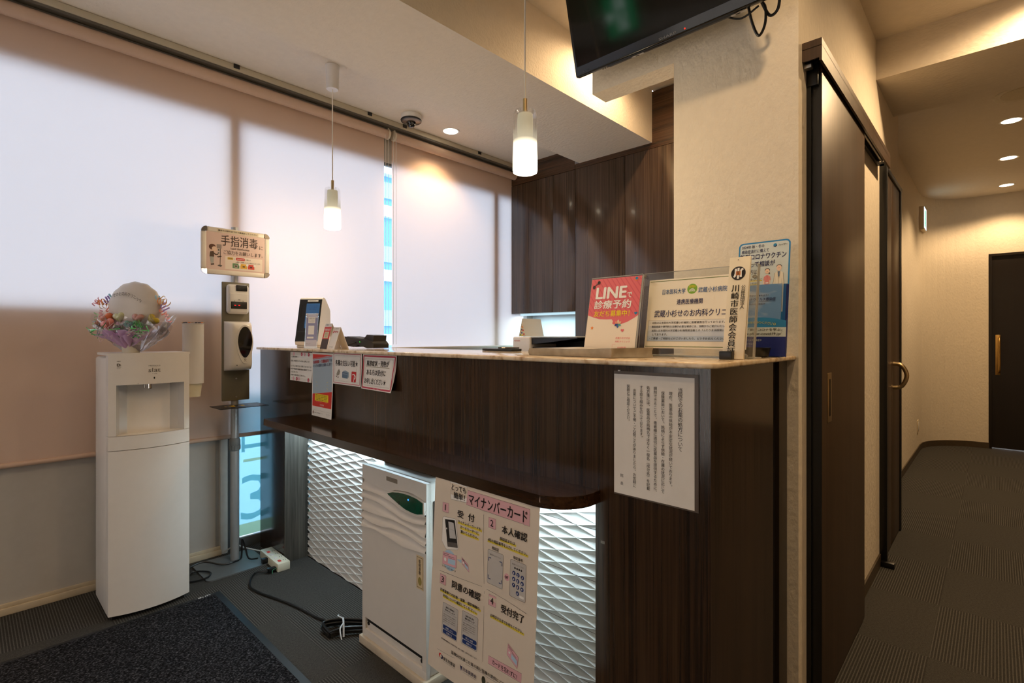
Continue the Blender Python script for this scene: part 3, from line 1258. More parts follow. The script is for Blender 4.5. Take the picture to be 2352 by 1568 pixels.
def relief_mat():
    m, tt, out = new_mat('relief_tile_white')
    L = tt.links.new
    N = tt.nodes.new
    p = N('ShaderNodeBsdfPrincipled')
    p.inputs['Roughness'].default_value = 0.5
    geo = N('ShaderNodeNewGeometry')
    sep = N('ShaderNodeSeparateXYZ')
    L(geo.outputs['Position'], sep.inputs[0])
    md = N('ShaderNodeMath')
    md.operation = 'FLOORED_MODULO'
    md.inputs[1].default_value = 0.1520
    L(sep.outputs[2], md.inputs[0])
    lt_ = N('ShaderNodeMath')
    lt_.operation = 'LESS_THAN'
    lt_.inputs[1].default_value = 0.0016
    L(md.outputs[0], lt_.inputs[0])
    mx = N('ShaderNodeMix')
    mx.data_type = 'RGBA'
    mx.inputs[6].default_value = lin((222, 220, 216))
    mx.inputs[7].default_value = lin((84, 66, 56))
    L(lt_.outputs[0], mx.inputs[0])
    L(mx.outputs[2], p.inputs['Base Color'])
    L(p.outputs[0], out.inputs[0])
    return m


b = MB()
rm = relief_mat()
LW, LH, D, XT = 0.150, 0.0380, 0.0050, 1.259
Y0, Y1, Z1 = 0.766, 2.684, 0.735


def lozenge(yc, zc):
    nu, nv = 8, 5
    for half in (1, -1):
        vs = []
        for j in range(nv + 1):
            f = j / nv                                    # 0 at the ridge, 1 at the valley
            for i in range(nu + 1):
                s = -1 + 2 * i / nu
                top = (LH / 2) * (1 - abs(s)) * half
                dep = D * (1 - s * s) * (1 - (1 - f) ** 2.0)
                y = yc - s * LW / 2
                z = zc + top * (1 - f)
                vs.append((XT + dep, min(max(y, Y0), Y1), min(max(z, 0.0), Z1)))
        fs = [(j * (nu + 1) + i, j * (nu + 1) + i + 1, (j + 1) * (nu + 1) + i + 1, (j + 1) * (nu + 1) + i) for j in range(nv) for i in range(nu)]
        b.faces(vs, fs, rm, True)


YS, k = 2.568, 0
row = 0
z = 0.0
while z < Z1 + LH:
    off = 0 if row % 2 == 0 else LW / 2
    y = YS + off + LW * 2
    while y > Y0 - LW:
        if y - LW / 2 < Y1 and y + LW / 2 > Y0:
            lozenge(y - LW / 2, z)
        y -= LW
    z += LH / 2
    row += 1
o = b.build('relief_tile_panel', t, recalc=False)
b = MB()
b.box(1.20, 1.235, 0.80, 2.66, 0.728, 0.7345, emis('counter_led', (205, 238, 255), 16.0))
b.build('led_strip', t)
lt = bpy.data.lights.new('counter_led', 'AREA')
lt.shape = 'RECTANGLE'
lt.size = 0.03
lt.size_y = 1.84
lt.energy = 4.0
lt.color = (0.72, 0.92, 1.0)
lo = bpy.data.objects.new('counter_led', lt)
lo.location = (1.215, 1.73, 0.726)
COL.objects.link(lo)

b = MB()
b.box(XF - 0.0015, XF + 0.001, 0.738, 0.750, 0.636, 0.643, M('cap_grey', (110, 106, 100), 0.4), 0.0)
b.build('cover_cap', t)

# writing shelf with a rounded end, part of the counter
b = MB()
sh = [(XF + 0.002, 2.60), (1.003, 2.60), (1.000, 2.55), (0.996, 0.90), (0.995, 0.872)]
for k in range(0, 13):
    a = PI / 2 + (PI / 2) * k / 12
    sh.append((1.105 + 0.110 * math.cos(PI - (PI / 2) * k / 12), 0.862 - 0.110 * math.sin((PI / 2) * k / 12)))
sh += [(XF + 0.002, 0.752)]
b.prism(sh, 0.741, 0.773, wood_y, 'Z', True)
b.build('writing_shelf', t, sharp=30)
b = MB()
b.box(1.001, 1.004, 2.600, 2.6015, 0.742, 0.772, alu)
b.build('edge_strip', t)

# stone worktop
stone = M('cream_stone', (224, 202, 172), 0.12, vary=0.10, vscale=22, coat=0.4)
def stone_mat():
    m, tt, out = new_mat('beige_marble')
    L = tt.links.new
    N = tt.nodes.new
    p = N('ShaderNodeBsdfPrincipled')
    p.inputs['Roughness'].default_value = 0.10
    geo = N('ShaderNodeNewGeometry')
    n1 = N('ShaderNodeTexNoise')
    n1.inputs['Scale'].default_value = 38
    n1.inputs['Detail'].default_value = 7
    rp = N('ShaderNodeValToRGB')
    e = rp.color_ramp.elements
    e[0].position, e[0].color = 0.30, lin((176, 142, 104))
    e[1].position, e[1].color = 0.62, lin((236, 218, 190))
    x = rp.color_ramp.elements.new(0.45)
    x.color = lin((222, 198, 164))
    L(geo.outputs['Position'], n1.inputs['Vector'])
    L(n1.outputs[0], rp.inputs[0])
    L(rp.outputs[0], p.inputs['Base Color'])
    L(p.outputs[0], out.inputs[0])
    return m


b = MB()
poly = []
for k in range(7):
    a = PI + (PI / 2) * k / 6
    poly.append((1.150 + 0.035 * math.cos(a), 0.479 + 0.035 * math.sin(a)))
poly = [(1.115, 3.0)] + poly + [(1.735, 0.444), (1.735, 0.80), (1.52, 0.80), (1.52, 3.0)]
bb = bmesh.new()
vs = [bb.verts.new((x, y, 1.1015)) for x, y in poly]
f = bb.faces.new(vs)
r = bmesh.ops.extrude_face_region(bb, geom=[f])
for v in [q for q in r['geom'] if isinstance(q, bmesh.types.BMVert)]:
    v.co.z = 1.115
bmesh.ops.bevel(bb, geom=[e for e in bb.edges if abs(e.verts[0].co.z - e.verts[1].co.z) < 1e-5], offset=0.004, segments=3, profile=0.5, affect='EDGES')
b.merge(bb, stone_mat(), True)
o = b.build('worktop')
tag(o, 'thin polished beige marble worktop lying on the reception counter', 'worktop')


# ------------------------------------------------------------------ door mat
def mat_pile():
    m, tt, out = new_mat('doormat_pile')
    L = tt.links.new
    N = tt.nodes.new
    p = N('ShaderNodeBsdfPrincipled')
    p.inputs['Roughness'].default_value = 1.0
    p.inputs['Specular IOR Level'].default_value = 0.05
    geo = N('ShaderNodeNewGeometry')
    n1 = N('ShaderNodeTexNoise')
    n1.inputs['Scale'].default_value = 140
    n1.inputs['Detail'].default_value = 4
    n1.inputs['Roughness'].default_value = 0.7
    rp = N('ShaderNodeValToRGB')
    e = rp.color_ramp.elements
    e[0].position, e[0].color = 0.40, lin((14, 14, 16))
    e[1].position, e[1].color = 0.72, lin((112, 112, 116))
    x = e.new(0.54)
    x.color = lin((46, 46, 50))
    L(geo.outputs['Position'], n1.inputs['Vector'])
    L(n1.outputs[0], rp.inputs[0])
    L(rp.outputs[0], p.inputs['Base Color'])
    bp = N('ShaderNodeBump')
    bp.inputs['Strength'].default_value = 0.9
    bp.inputs['Distance'].default_value = 0.006
    L(n1.outputs[0], bp.inputs['Height'])
    L(bp.outputs[0], p.inputs['Normal'])
    L(p.outputs[0], out.inputs[0])
    return m


t = thing('doormat', 'dark grey pile doormat with black rubber edge on the carpet', 'doormat', (-0.1, 1.95, 0))
b = MB()
b.box(-1.0, 0.806, 1.30, 2.605, 0.0, 0.004, M('mat_rubber', (26, 29, 32), 0.5, vary=0.05), 0.002)
b.build('rubber_border', t)
b = MB()
b.box(-0.975, 0.778, 1.325, 2.580, 0.002, 0.009, mat_pile(), 0.002)
b.build('pile', t)
s = Sheet(0.05, 0.022, plane((0.715, 2.602, 0.0045), (1, 0, 0), (0, -1, 0), (0, 0, 1)), M('mat_tag', (40, 42, 44), 0.5), base=False)
s.text('ぬの', 0.0, 0.0, 1.0, 1.0, ink_grey, 0.03)
s.build('edge_mark', t)

# ------------------------------------------------------------------ water dispenser
disp_w = M('dispenser_white', (226, 222, 218), 0.35, vary=0.01)
t = thing('water_dispenser', 'tall white floor-standing water dispenser with curved front', 'water dispenser', (0.55, 2.80, 0))
b = MB()
b.box(0.404, 0.690, 2.690, 2.940, 0.012, 1.085, disp_w, 0.012, 3)
b.build('cabinet', t)


def yf(x):
    return 2.652 - 0.034 * (1 - ((x - 0.55) / 0.147) ** 2)


def curved(x0, x1, z0, z1, back=2.70, n=14):
    p = [(x0 + (x1 - x0) * i / n, yf(x0 + (x1 - x0) * i / n)) for i in range(n + 1)]
    return p + [(x1, back), (x0, back)]


b = MB()
b.prism(curved(0.405, 0.697, 0, 0), 0.022, 0.700, disp_w, 'Z', True)
b.build('lower_panel', t, 25)
b = MB()
b.prism(curved(0.405, 0.697, 0, 0), 0.7025, 0.760, disp_w, 'Z', True)
b.build('middle_panel', t, 25)
b = MB()
b.prism(curved(0.405, 0.697, 0, 0), 0.972, 1.094, disp_w, 'Z', True)
b.prism(curved(0.405, 0.430, 0, 0, n=3), 0.7615, 0.972, disp_w, 'Z', True)
b.prism(curved(0.674, 0.697, 0, 0, n=3), 0.7615, 0.972, disp_w, 'Z', True)
# dispensing bay: curved niche
vs, fs = [], []
for j, z in enumerate((0.7615, 0.972)):
    for i in range(17):
        x = 0.430 + 0.244 * i / 16
        vs.append((x, yf(x) + 0.085 * math.sin(PI * i / 16) ** 0.5, z))
b.faces(vs, [(i, i + 1, 18 + i, 17 + i) for i in range(16)], M('bay_grey', (196, 194, 192), 0.25, vary=0), True)
p = [(0.430 + 0.244 * i / 16, yf(0.430 + 0.244 * i / 16)) for i in range(17)]
q = [(0.674 - 0.244 * i / 16, yf(0.674 - 0.244 * i / 16) + 0.088 * math.sin(PI * i / 16) ** 0.5) for i in range(17)]
b.faces([(x, y, 0.7616) for x, y in p + q[1:-1]], [tuple(range(32))], disp_w)
upb = b
b = MB()
lid = curved(0.402, 0.700, 0, 0, back=2.88)
b.prism(lid, 1.094, 1.104, disp_w, 'Z', True)
b.build('top_lid', t, 25)
b = MB()
b.cyl((0.549, 2.655, 0.951), 0.0085, 0.022, chrome, 18)
b.cyl((0.549, 2.655, 0.949), 0.0060, 0.004, near_black, 14)
b.cyl((0.533, 2.660, 0.953), 0.006, 0.020, alu, 14)
b.build('spout', t)
s = Sheet(0.29, 0.12, lambda u, v, n: V((0.405 + u, yf(0.405 + u) - 0.0004 - n, 1.092 - v)), disp_w, base=False, mb=upb)
fg_ = M('dispenser_print', (96, 90, 84), 0.5, vary=0)
for tx, x0, y0, x1, y1, bo in (('NEW', 0.095, 0.16, 0.135, 0.19, 0.03), ('D', 0.095, 0.26, 0.132, 0.345, 0.06), ('DREAM', 0.095, 0.375, 0.137, 0.395, 0.01), ('FLOW', 0.095, 0.415, 0.133, 0.435, 0.01),
                              ('PRECIOUS', 0.455, 0.335, 0.60, 0.375, 0.0), ('slat', 0.452, 0.43, 0.605, 0.575, -0.004), ('+ cafe', 0.50, 0.62, 0.56, 0.65, 0.0)):
    s.text(tx, x0, y0, x1, y1, fg_, bo)
s.ell(0.525, 0.79, 0.0025, black, ry=0.0045)
s.poly([(0.325, 0.955), (0.337, 0.955), (0.331, 0.975)], black)
upper = upb.build('upper_panel', t, 25)
s = Sheet(0.012, 0.075, plane((0.4335, 2.6635, 0.905), (0.35, 0.93, 0), (0, 0, -1), (0.93, -0.35, 0)), disp_w, base=False)
s.frame(0.05, 0.02, 0.95, 0.98, 0.0006, ink_red)
s.vtext('注意熱湯やけど', 0.5, 0.30, 0.95, 0.006, ink_red)
s.build('caution_mark', upper)
b = MB()
b.box(0.42, 0.68, 2.665, 2.92, 0.0, 0.024, soft_black)
b.build('plinth', t)

# ------------------------------------------------------------------ paper cup tube clipped to the dispenser
t = thing('cup_dispenser', 'round white paper-cup tube hanging beside the water dispenser', 'cup dispenser', (0.752, 2.80, 0.887))
b = MB()
b.cyl((0.752, 2.80, 0.950), 0.0445, 0.283, M('cup_tube', (222, 218, 214), 0.3, vary=0), 36)
b.build('tube', t)
b = MB()
b.lathe([(0.030, 0.887), (0.0375, 0.950), (0.0, 0.950)], (0.752, 2.80, 0), M('cup_cream', (224, 212, 180), 0.5, vary=0), 32)
b.build('paper_cup', t)
b = MB()
b.lathe([(0.0445, 1.2325), (0.0465, 1.2335), (0.0465, 1.2365), (0.040, 1.2385), (0.0, 1.2385)], (0.752, 2.80, 0), clear('lid_clear', gloss=0.5, solid=0.25), 32)
for k in range(20):
    a = 2 * PI * k / 20
    b.obox(V((0.752 + 0.0445 * math.cos(a), 2.80 + 0.0445 * math.sin(a), 1.2392)), (0.010, 0.004, 0.0028), Matrix.Rotation(a + PI / 2, 3, 'Z'), [near_black, ink_orange, brass, near_black][k % 4])
b.build('lid', t)
b = MB()
b.box(0.691, 0.712, 2.785, 2.815, 1.00, 1.09, ivory)
b.build('hook_plate', t)

# ------------------------------------------------------------------ hand sanitiser stand
t = thing('sanitizer_stand', 'grey pole stand with khaki back board and framed hand hygiene sign on top', 'stand', (0.975, 2.9, 0))
PX, PY = 0.975, 2.914
b = MB()
poly = []
for cx, cy, a0 in ((1.065, 2.755, -90), (1.065, 2.975, 0), (0.815, 2.975, 90), (0.815, 2.755, 180)):
    for k in range(6):
        a = math.radians(a0 + 18 * k)
        poly.append((cx + 0.02 * math.cos(a), cy + 0.02 * math.sin(a)))
b.prism(poly, 0.0, 0.006, M('plate_grey', (112, 116, 118), 0.45, metal=0.3, vary=0.03))
b.build('base_plate', t)
b = MB()
b.cyl((PX, PY, 0.006), 0.0205, 0.60, alu_sat, 28)
b.build('lower_pole', t)
b = MB()
b.lathe([(0.021, 0.575), (0.0255, 0.580), (0.0255, 0.605), (0.027, 0.607), (0.027, 0.630), (0.022, 0.642), (0.0, 0.642)], (PX, PY, 0), M('collar_grey', (120, 122, 122), 0.5, vary=0), 28)
for k in range(14):
    a = 2 * PI * k / 14
    b.box(PX + 0.0262 * math.cos(a) - 0.0015, PX + 0.0262 * math.cos(a) + 0.0015, PY + 0.0262 * math.sin(a) - 0.0015, PY + 0.0262 * math.sin(a) + 0.0015, 0.582, 0.604, M('collar_rib', (112, 114, 114), 0.5, vary=0) if k == 0 else b.mats[-1])
b.build('clamp_collar', t)
b = MB()
b.cyl((PX, PY, 0.63), 0.0178, 1.115, alu_sat, 28)
b.build('upper_pole', t)
khaki = M('khaki_board', (120, 114, 96), 0.5, vary=0.02)
b = MB()
b.obox(V((0.971, 2.889, 1.148)), (0.134, 0.010, 0.614), Matrix.Identity(3), khaki, 0.004, 2)
for z in (0.955, 0.86):
    b.lathe([(0.004, 0), (0.004, -0.002)], (0.972, 2.884, z), alu, 12, 'Y')
b.build('back_board', t)
b = MB()
b.box(0.862, 1.095, 2.775, 2.935, 0.8125, 0.8155, M('tray_dark', (34, 32, 28), 0.35, vary=0.02), 0.0)
trb = b
s = Sheet(0.233, 0.16, plane((0.862, 2.935, 0.8156), (1, 0, 0), (0, -1, 0), (0, 0, 1)), khaki, base=False, mb=trb)
gy = M('tray_yellow', (226, 184, 40), 0.5, vary=0)
for cx in (0.36, 0.56):                              # yellow pictograms of cupped hands
    s.ell(cx, 0.55, 0.010, gy, ry=0.013)
    for k in range(4):
        s.line([(cx - 0.03 + 0.02 * k, 0.5), (cx - 0.045 + 0.03 * k, 0.33)], 0.0045, gy, 2)
s.ell(0.22, 0.5, 0.006, gy, ry=0.01)
for cx in (0.70, 0.80):
    s.frame(cx, 0.40, cx + 0.045, 0.62, 0.0012, ink_grey)
trb.build('drip_tray', t)

# sign frame
frm = M('frame_champagne', (238, 228, 214), 0.4, metal=0.0, vary=0.02)
FX0, FX1, FZ0, FZ1 = 0.804, 1.134, 1.487, 1.725
b = MB()
c_ = 0.025
for z in (FZ0, FZ1 - c_):
    b.obox(V(((FX0 + FX1) / 2, 2.873, z + c_ / 2)), (FX1 - FX0 - 2 * c_, 0.015, c_), Matrix.Identity(3), frm, 0.006, 3)
for x in (FX0, FX1 - c_):
    b.obox(V((x + c_ / 2, 2.873, (FZ0 + FZ1) / 2)), (c_, 0.015, FZ1 - FZ0 - 2 * c_), Matrix.Identity(3), frm, 0.006, 3)
sf = b.build('sign_frame', t)
for x, sx_ in ((FX0, 1), (FX1, -1)):
    for z, sz_ in ((FZ0, 1), (FZ1, -1)):
        b = MB()
        poly = [(x + sx_ * c_, z + sz_ * c_), (x + sx_ * c_, z)]
        for k in range(9):
            a = PI / 2 * k / 8
            poly.append((x + sx_ * (c_ - c_ * math.sin(a)), z + sz_ * (c_ - c_ * math.cos(a))))
        b.prism(poly, 2.864, 2.881, chrome, 'Y', True)
        b.build('corner_cap', sf)
s = Sheet(0.20, 0.016, plane((0.875, 2.8648, 1.7195), (1, 0, 0), (0, 0, -1), (0, -1, 0)), M('tape_label', (226, 210, 184), 0.5, vary=0), thick=0.0002)
s.text('額または腕を近づけて検温をしてください', 0.03, 0.25, 0.97, 0.78, ink, 0.015)
s.build('strip_label', sf)
pink = M('sign_pink', (226, 196, 186), 0.35, vary=0.0)
s = Sheet(0.281, 0.192, plane((0.8285, 2.8685, 1.702), (1, 0, 0), (0, 0, -1), (0, -1, 0)), pink, thick=0.003)
s.text('手指消毒', 0.235, 0.06, 0.87, 0.34, ink_brown, 0.010)
s.text('に', 0.90, 0.245, 0.965, 0.34, ink_brown, 0.005)
s.text('hand disinfection', 0.40, 0.365, 0.72, 0.42, ink_brown, 0.006)
s.text('ご協力をお願いします。', 0.28, 0.455, 0.96, 0.565, ink_brown, 0.004)
s.rrect(0.305, 0.61, 0.955, 0.955, 0.004, M('sign_box', (242, 226, 212), 0.5, vary=0))
s.rrect(0.345, 0.635, 0.44, 0.70, 0.003, M('sign_yellow', (222, 182, 70), 0.5, vary=0), 2)
s.text('検温前', 0.36, 0.65, 0.425, 0.685, ink_brown)
s.text('で', 0.455, 0.66, 0.475, 0.69, ink_brown)
s.rrect(0.49, 0.63, 0.64, 0.70, 0.003, ink_red, 2)
s.text('高体温表示時', 0.505, 0.648, 0.625, 0.683, ink_white)
s.text('の際には', 0.655, 0.65, 0.745, 0.685, ink_soft)
s.text('入室をご遠慮いただく場合がございます。', 0.48, 0.725, 0.925, 0.765, ink_soft)
for i, (x, c) in enumerate(((0.43, M('sign_green', (98, 138, 96), 0.5, vary=0)), (0.565, M('sign_amber', (232, 178, 62), 0.5, vary=0)), (0.695, M('sign_redbox', (216, 72, 54), 0.5, vary=0)))):
    s.rect(x, 0.785, x + 0.115, 0.915, c, 2)
    s.rrect(x + 0.03, 0.825, x + 0.085, 0.895, 0.002, M('sign_dev', (200, 186, 172), 0.5, vary=0) if i == 0 else s.mb.mats[-1], 3)
    s.rect(x + 0.037, 0.84, x + 0.078, 0.875, ink_brown, 4)
    s.ell(x + 0.12, 0.81, 0.006, ink_white, 3)
# little figure holding its hands under a stand
hairb, topb, trou = M('fig_hair', (104, 66, 48), 0.6, vary=0), M('fig_top', (88, 66, 50), 0.6, vary=0), M('fig_trousers', (178, 178, 174), 0.6, vary=0)
s.ell(0.115, 0.435, 0.0165, ink_skin, 2)
s.ell(0.095, 0.405, 0.0160, hairb, 3, ry=0.0145)
s.ell(0.128, 0.447, 0.0115, ink_skin, 4)
s.poly([(0.06, 0.53), (0.115, 0.51), (0.125, 0.66), (0.05, 0.665)], topb, 3)
s.line([(0.09, 0.535), (0.15, 0.60), (0.19, 0.585)], 0.006, topb, 5)
s.line([(0.19, 0.585), (0.215, 0.58)], 0.005, ink_skin, 5)
s.poly([(0.055, 0.665), (0.12, 0.66), (0.115, 0.83), (0.07, 0.835)], trou, 3)
s.line([(0.07, 0.865), (0.125, 0.85)], 0.006, ink_brown, 3)
s.rect(0.165, 0.32, 0.245, 0.43, M('fig_grey', (156, 140, 134), 0.6, vary=0), 3)
s.rect(0.185, 0.44, 0.22, 0.50, trou, 3)
s.rect(0.187, 0.455, 0.205, 0.485, ink_brown, 4)
s.rect(0.18, 0.52, 0.215, 0.61, trou, 3)
s.rect(0.186, 0.54, 0.20, 0.57, ink_brown, 4)
s.line([(0.228, 0.43), (0.222, 0.86)], 0.0022, ink_brown, 3)
s.poly([(0.165, 0.65), (0.235, 0.62), (0.25, 0.64), (0.19, 0.67)], s.mb.mats[-3] if False else topb, 3)
s.poly([(0.175, 0.89), (0.20, 0.855), (0.26, 0.87), (0.235, 0.91)], ink_soft, 3)
s.build('sign_print', sf)

# thermometer unit
t = thing('thermometer', 'white wall-type thermometer with black sensor window on the khaki board', 'thermometer', (0.967, 2.86, 1.29))
b = MB()
b.obox(V((0.973, 2.867, 1.366)), (0.106, 0.034, 0.152), Matrix.Identity(3), white_pl, 0.016, 4)
body = b.build('body', t)
b = MB()
b.obox(V((0.973, 2.8505, 1.347)), (0.088, 0.008, 0.098), Matrix.Identity(3), white_pl, 0.004, 3)
b.build('front_plate', t)
b = MB()
b.obox(V((0.987, 2.849, 1.4235)), (0.054, 0.006, 0.031), Matrix.Identity(3), black, 0.006, 3)
b.lathe([(0.0055, 0.0), (0.0045, -0.0015), (0.0, -0.0015)], (0.986, 2.846, 1.4235), M('sensor_lens', (52, 50, 54), 0.1, vary=0), 16, 'Y')
b.build('sensor_window', t)
b = MB()
b.obox(V((0.973, 2.8455, 1.334)), (0.076, 0.004, 0.037), Matrix.Identity(3), black, 0.005, 3)
disp = b.build('readout', t)
s = Sheet(0.07, 0.03, plane((0.938, 2.8431, 1.349), (1, 0, 0), (0, 0, -1), (0, -1, 0)), black, base=False)
rd = emis('led_red', (255, 30, 30), 2.2)
s.rect(0.16, 0.47, 0.28, 0.56, rd)
s.rect(0.44, 0.47, 0.56, 0.56, rd)
s.ell(0.18, -0.22, 0.002, black)
s.ell(0.76, -0.22, 0.002, black)
s.rrect(0.42, -0.48, 0.58, -0.38, 0.001, ink_soft)
s.build('led_segments', disp)

# soap / sanitiser box
t = thing('soap_dispenser', 'white automatic hand sanitiser dispenser with black oval window', 'soap dispenser', (0.96, 2.84, 1.0))
b = MB()


def soapf(a, c):
    # front shell, slightly bulged, rounded corners
    x = 0.913 + 0.118 * a
    z = 1.252 - 0.255 * c
    ex, ez = 2 * a - 1, 2 * c - 1
    d = (1 - abs(ex) ** 6) * (1 - abs(ez) ** 10)
    return V((x, 2.884 - 0.088 * max(d, 0) ** 0.35 - 0.006 * (1 - ex * ex), z))


b.grid(soapf, 30, 40, ivory if False else M('dispenser_ivory', (236, 230, 220), 0.2, vary=0.01))
b.build('shell', t, 60)
b = MB()


def ovalpts(cx, cz, rx, rz, n=36):
    out = []
    for k in range(n):
        a = 2 * PI * k / n
        out.append((cx + rx * math.cos(a) * (1 - 0.20 * max(0.0, -math.sin(a))), cz + rz * math.sin(a)))
    return out


b.prism(ovalpts(0.9815, 1.135, 0.0395, 0.098), 2.7862, 2.80, M('oval_rim', (232, 226, 216), 0.2, vary=0), 'Y', True)
b.build('rim', t)
b = MB()
b.prism(ovalpts(0.9815, 1.145, 0.034, 0.079), 2.7845, 2.79, M('oval_glass', (10, 10, 12), 0.06, vary=0), 'Y', True)
b.build('window', t)
s = Sheet(0.03, 0.02, plane((0.967, 2.7858, 1.063), (1, 0, 0), (0, 0, -1), (0, -1, 0)), ivory, base=False)
s.ell(0.5, 0.35, 0.005, ink_soft)
s.ell(0.5, 0.35, 0.0035, ivory, 2)
s.text('AUTO', 0.25, 0.75, 0.75, 0.92, ink_soft)
s.build('logo', t)
b = MB()
b.lathe([(0.0026, 0), (0.0026, -0.001)], (0.945, 2.7925, 1.028), black, 12, 'Y')
b.build('sensor_dot', t)

# ------------------------------------------------------------------ balloon bouquet on the dispenser
Rv, Fv, Uv = V((0.685, -0.729, 0)), V((-0.729, -0.685, 0)), V((0, 0, 1))
BO = V((0.505, 2.735, 1.104))


def bq(u, v, f):
    """u to the viewer's right, v up, f towards the lobby"""
    return BO + Rv * u + Uv * v + Fv * f


t = thing('balloon_bouquet', 'cellophane-wrapped balloon bouquet with lilac tulle standing on the water dispenser', 'balloon bouquet', tuple(BO))
foil = M('balloon_foil_grey', (212, 204, 196), 0.32, metal=0.0, vary=0.01)


def puff(mb, c, r, dz, mat, heart=False, rot=0.0, tilt=0.0, n=36, m=12, nrm=Fv, wr=0.0):
    """inflated flat balloon: round or heart outline"""
    rt = Rv
    for side in (1, -1):
        vs, fs = [], []
        for j in range(m + 1):
            rho = math.sin(PI / 2 * j / m)
            for k in range(n):
                a = 2 * PI * k / n
                if heart:
                    hx = 16 * math.sin(a) ** 3 / 17
                    hy = (13 * math.cos(a) - 5 * math.cos(2 * a) - 2 * math.cos(3 * a) - math.cos(4 * a)) / 17 + 0.12
                else:
                    w_ = 1 + wr * math.cos(14 * a) * rho ** 6
                    hx, hy = math.sin(a) * w_, math.cos(a) * w_
                x, y = rho * hx, rho * hy
                h = dz * math.sqrt(max(0, 1 - rho ** 2)) * side
                x2, y2 = x * math.cos(rot) - y * math.sin(rot), x * math.sin(rot) + y * math.cos(rot)
                vs.append(V(c) + rt * (x2 * r) + Uv * (y2 * r) + nrm * (h - tilt * y2 * r))
        for j in range(m):
            for k in range(n):
                k2 = (k + 1) % n
                fs.append((j * n + k, j * n + k2, (j + 1) * n + k2, (j + 1) * n + k))
        mb.faces(vs, fs, mat, True)


b = MB()
puff(b, bq(0.003, 0.196, -0.01), 0.112, 0.048, foil, n=56, wr=0.018)
big = b.build('round_balloon', t, 80)
s = Sheet(0.13, 0.03, lambda u, v, n: bq(0.003 + (u - 0.065), 0.262 - v - 5.0 * (u - 0.045) ** 2, 0.0405 + n), foil, base=False)
s.text('せのお内科クリニック', 0.05, 0.05, 0.98, 0.62, ink_soft, 0.01)
s.build('printed_name', big)
hearts = [(-0.088, 0.142, 0.03, 0.030, (214, 112, 66), 0.5), (-0.066, 0.118, 0.055, 0.030, (226, 138, 132), 0.4), (-0.012, 0.112, 0.045, 0.030, (176, 142, 158), 0.1), (0.024, 0.112, 0.055, 0.028, (90, 158, 150), -0.2),
          (0.054, 0.112, 0.05, 0.027, (84, 170, 104), -0.35), (0.098, 0.138, 0.02, 0.028, (190, 168, 40), -0.7), (0.045, 0.145, 0.035, 0.026, (190, 140, 132), -0.1), (-0.035, 0.15, 0.035, 0.026, (198, 200, 160), 0.2)]
hn = ['orange', 'coral', 'mauve', 'teal', 'green', 'mustard', 'rose', 'pale green']
for i, (u, v, f, r, c, rot) in enumerate(hearts):
    b = MB()
    puff(b, bq(u, v, f), r, r * 0.62, M('balloon_' + hn[i].replace(' ', '_'), c, 0.12, vary=0, coat=0.5), True, rot, 0.0, 32, 8)
    o = b.build('heart_balloon', t, 80)
    o['label'] = hn[i] + ' heart balloon'
b = MB()
puff(b, bq(0.004, 0.078, 0.075), 0.026, 0.014, chrome, True, 0.0, 0.0, 28, 8)
b.build('silver_balloon', t, 80)

lil = fabric_translucent('lilac_tulle', (236, 204, 238), (226, 190, 230), 0.35, False)
for kk, (u0, f0, a0) in enumerate(((-0.05, 0.05, 0.5), (0.055, 0.05, -0.5), (0.0, 0.07, 0.0))):
    b = MB()

    def tul(a, c, u0=u0, f0=f0, a0=a0):
        ang = (a - 0.5) * 1.9 + a0 * -0.6
        rad = 0.012 + 0.085 * c + 0.012 * math.sin(14 * a + kk * 2) * c
        p = bq(u0 * 0.35 * c + rad * math.sin(ang), 0.03 + 0.055 * c + 0.012 * math.sin(9 * a + 3 * c + kk), 0.03 + rad * math.cos(ang) * 0.8)
        return p + V((0.004 * math.sin(31 * a), 0.004 * math.cos(27 * a), 0))
    b.grid(tul, 34, 8, lil)
    b.build('tulle_bow', t, 180)
cel = clear('cellophane', (250, 248, 250), solid=0.06, gloss=0.5, rough=0.05, solid_c=(232, 220, 224))
random.seed(3)
jit = [[random.uniform(-1, 1) for _ in range(40)] for _ in range(12)]
for kk, (ph, k0) in enumerate(((0.0, 1.0), (0.6, 0.92))):
    b = MB()

    def celf(a, c, ph=ph, k0=k0):
        i, j = int(a * 30) % 31, min(int(c * 9), 10)
        ang = 2 * PI * a
        rad = (0.034 + 0.125 * c ** 0.75 * k0) * (1 + 0.11 * math.sin(7 * ang + ph * 5) * c + 0.05 * jit[j][i])
        h = 0.004 + 0.125 * c * (1 + 0.22 * math.sin(4 * ang + ph * 7) + 0.12 * math.sin(9 * ang + 1))
        return bq(rad * math.sin(ang), h, rad * math.cos(ang) * 0.55)
    b.grid(celf, 60, 12, cel, True)
    b.build('cellophane_wrap', t, 180)
b = MB()
b.lathe([(0.0, 0.0), (0.031, 0.0), (0.037, 0.068), (0.034, 0.068), (0.0, 0.060)], tuple(bq(0.0, 0.0, 0.012)), M('pot_cream', (214, 208, 190), 0.4, vary=0.02), 28)
b.build('pot', t)
b = MB()
b.obox(bq(0.004, 0.070, 0.052), (0.016, 0.002, 0.012), Matrix.Rotation(math.radians(-46.8), 3, 'Z'), M('price_pink', (236, 178, 172), 0.5, vary=0))
b.build('gift_tag', t)
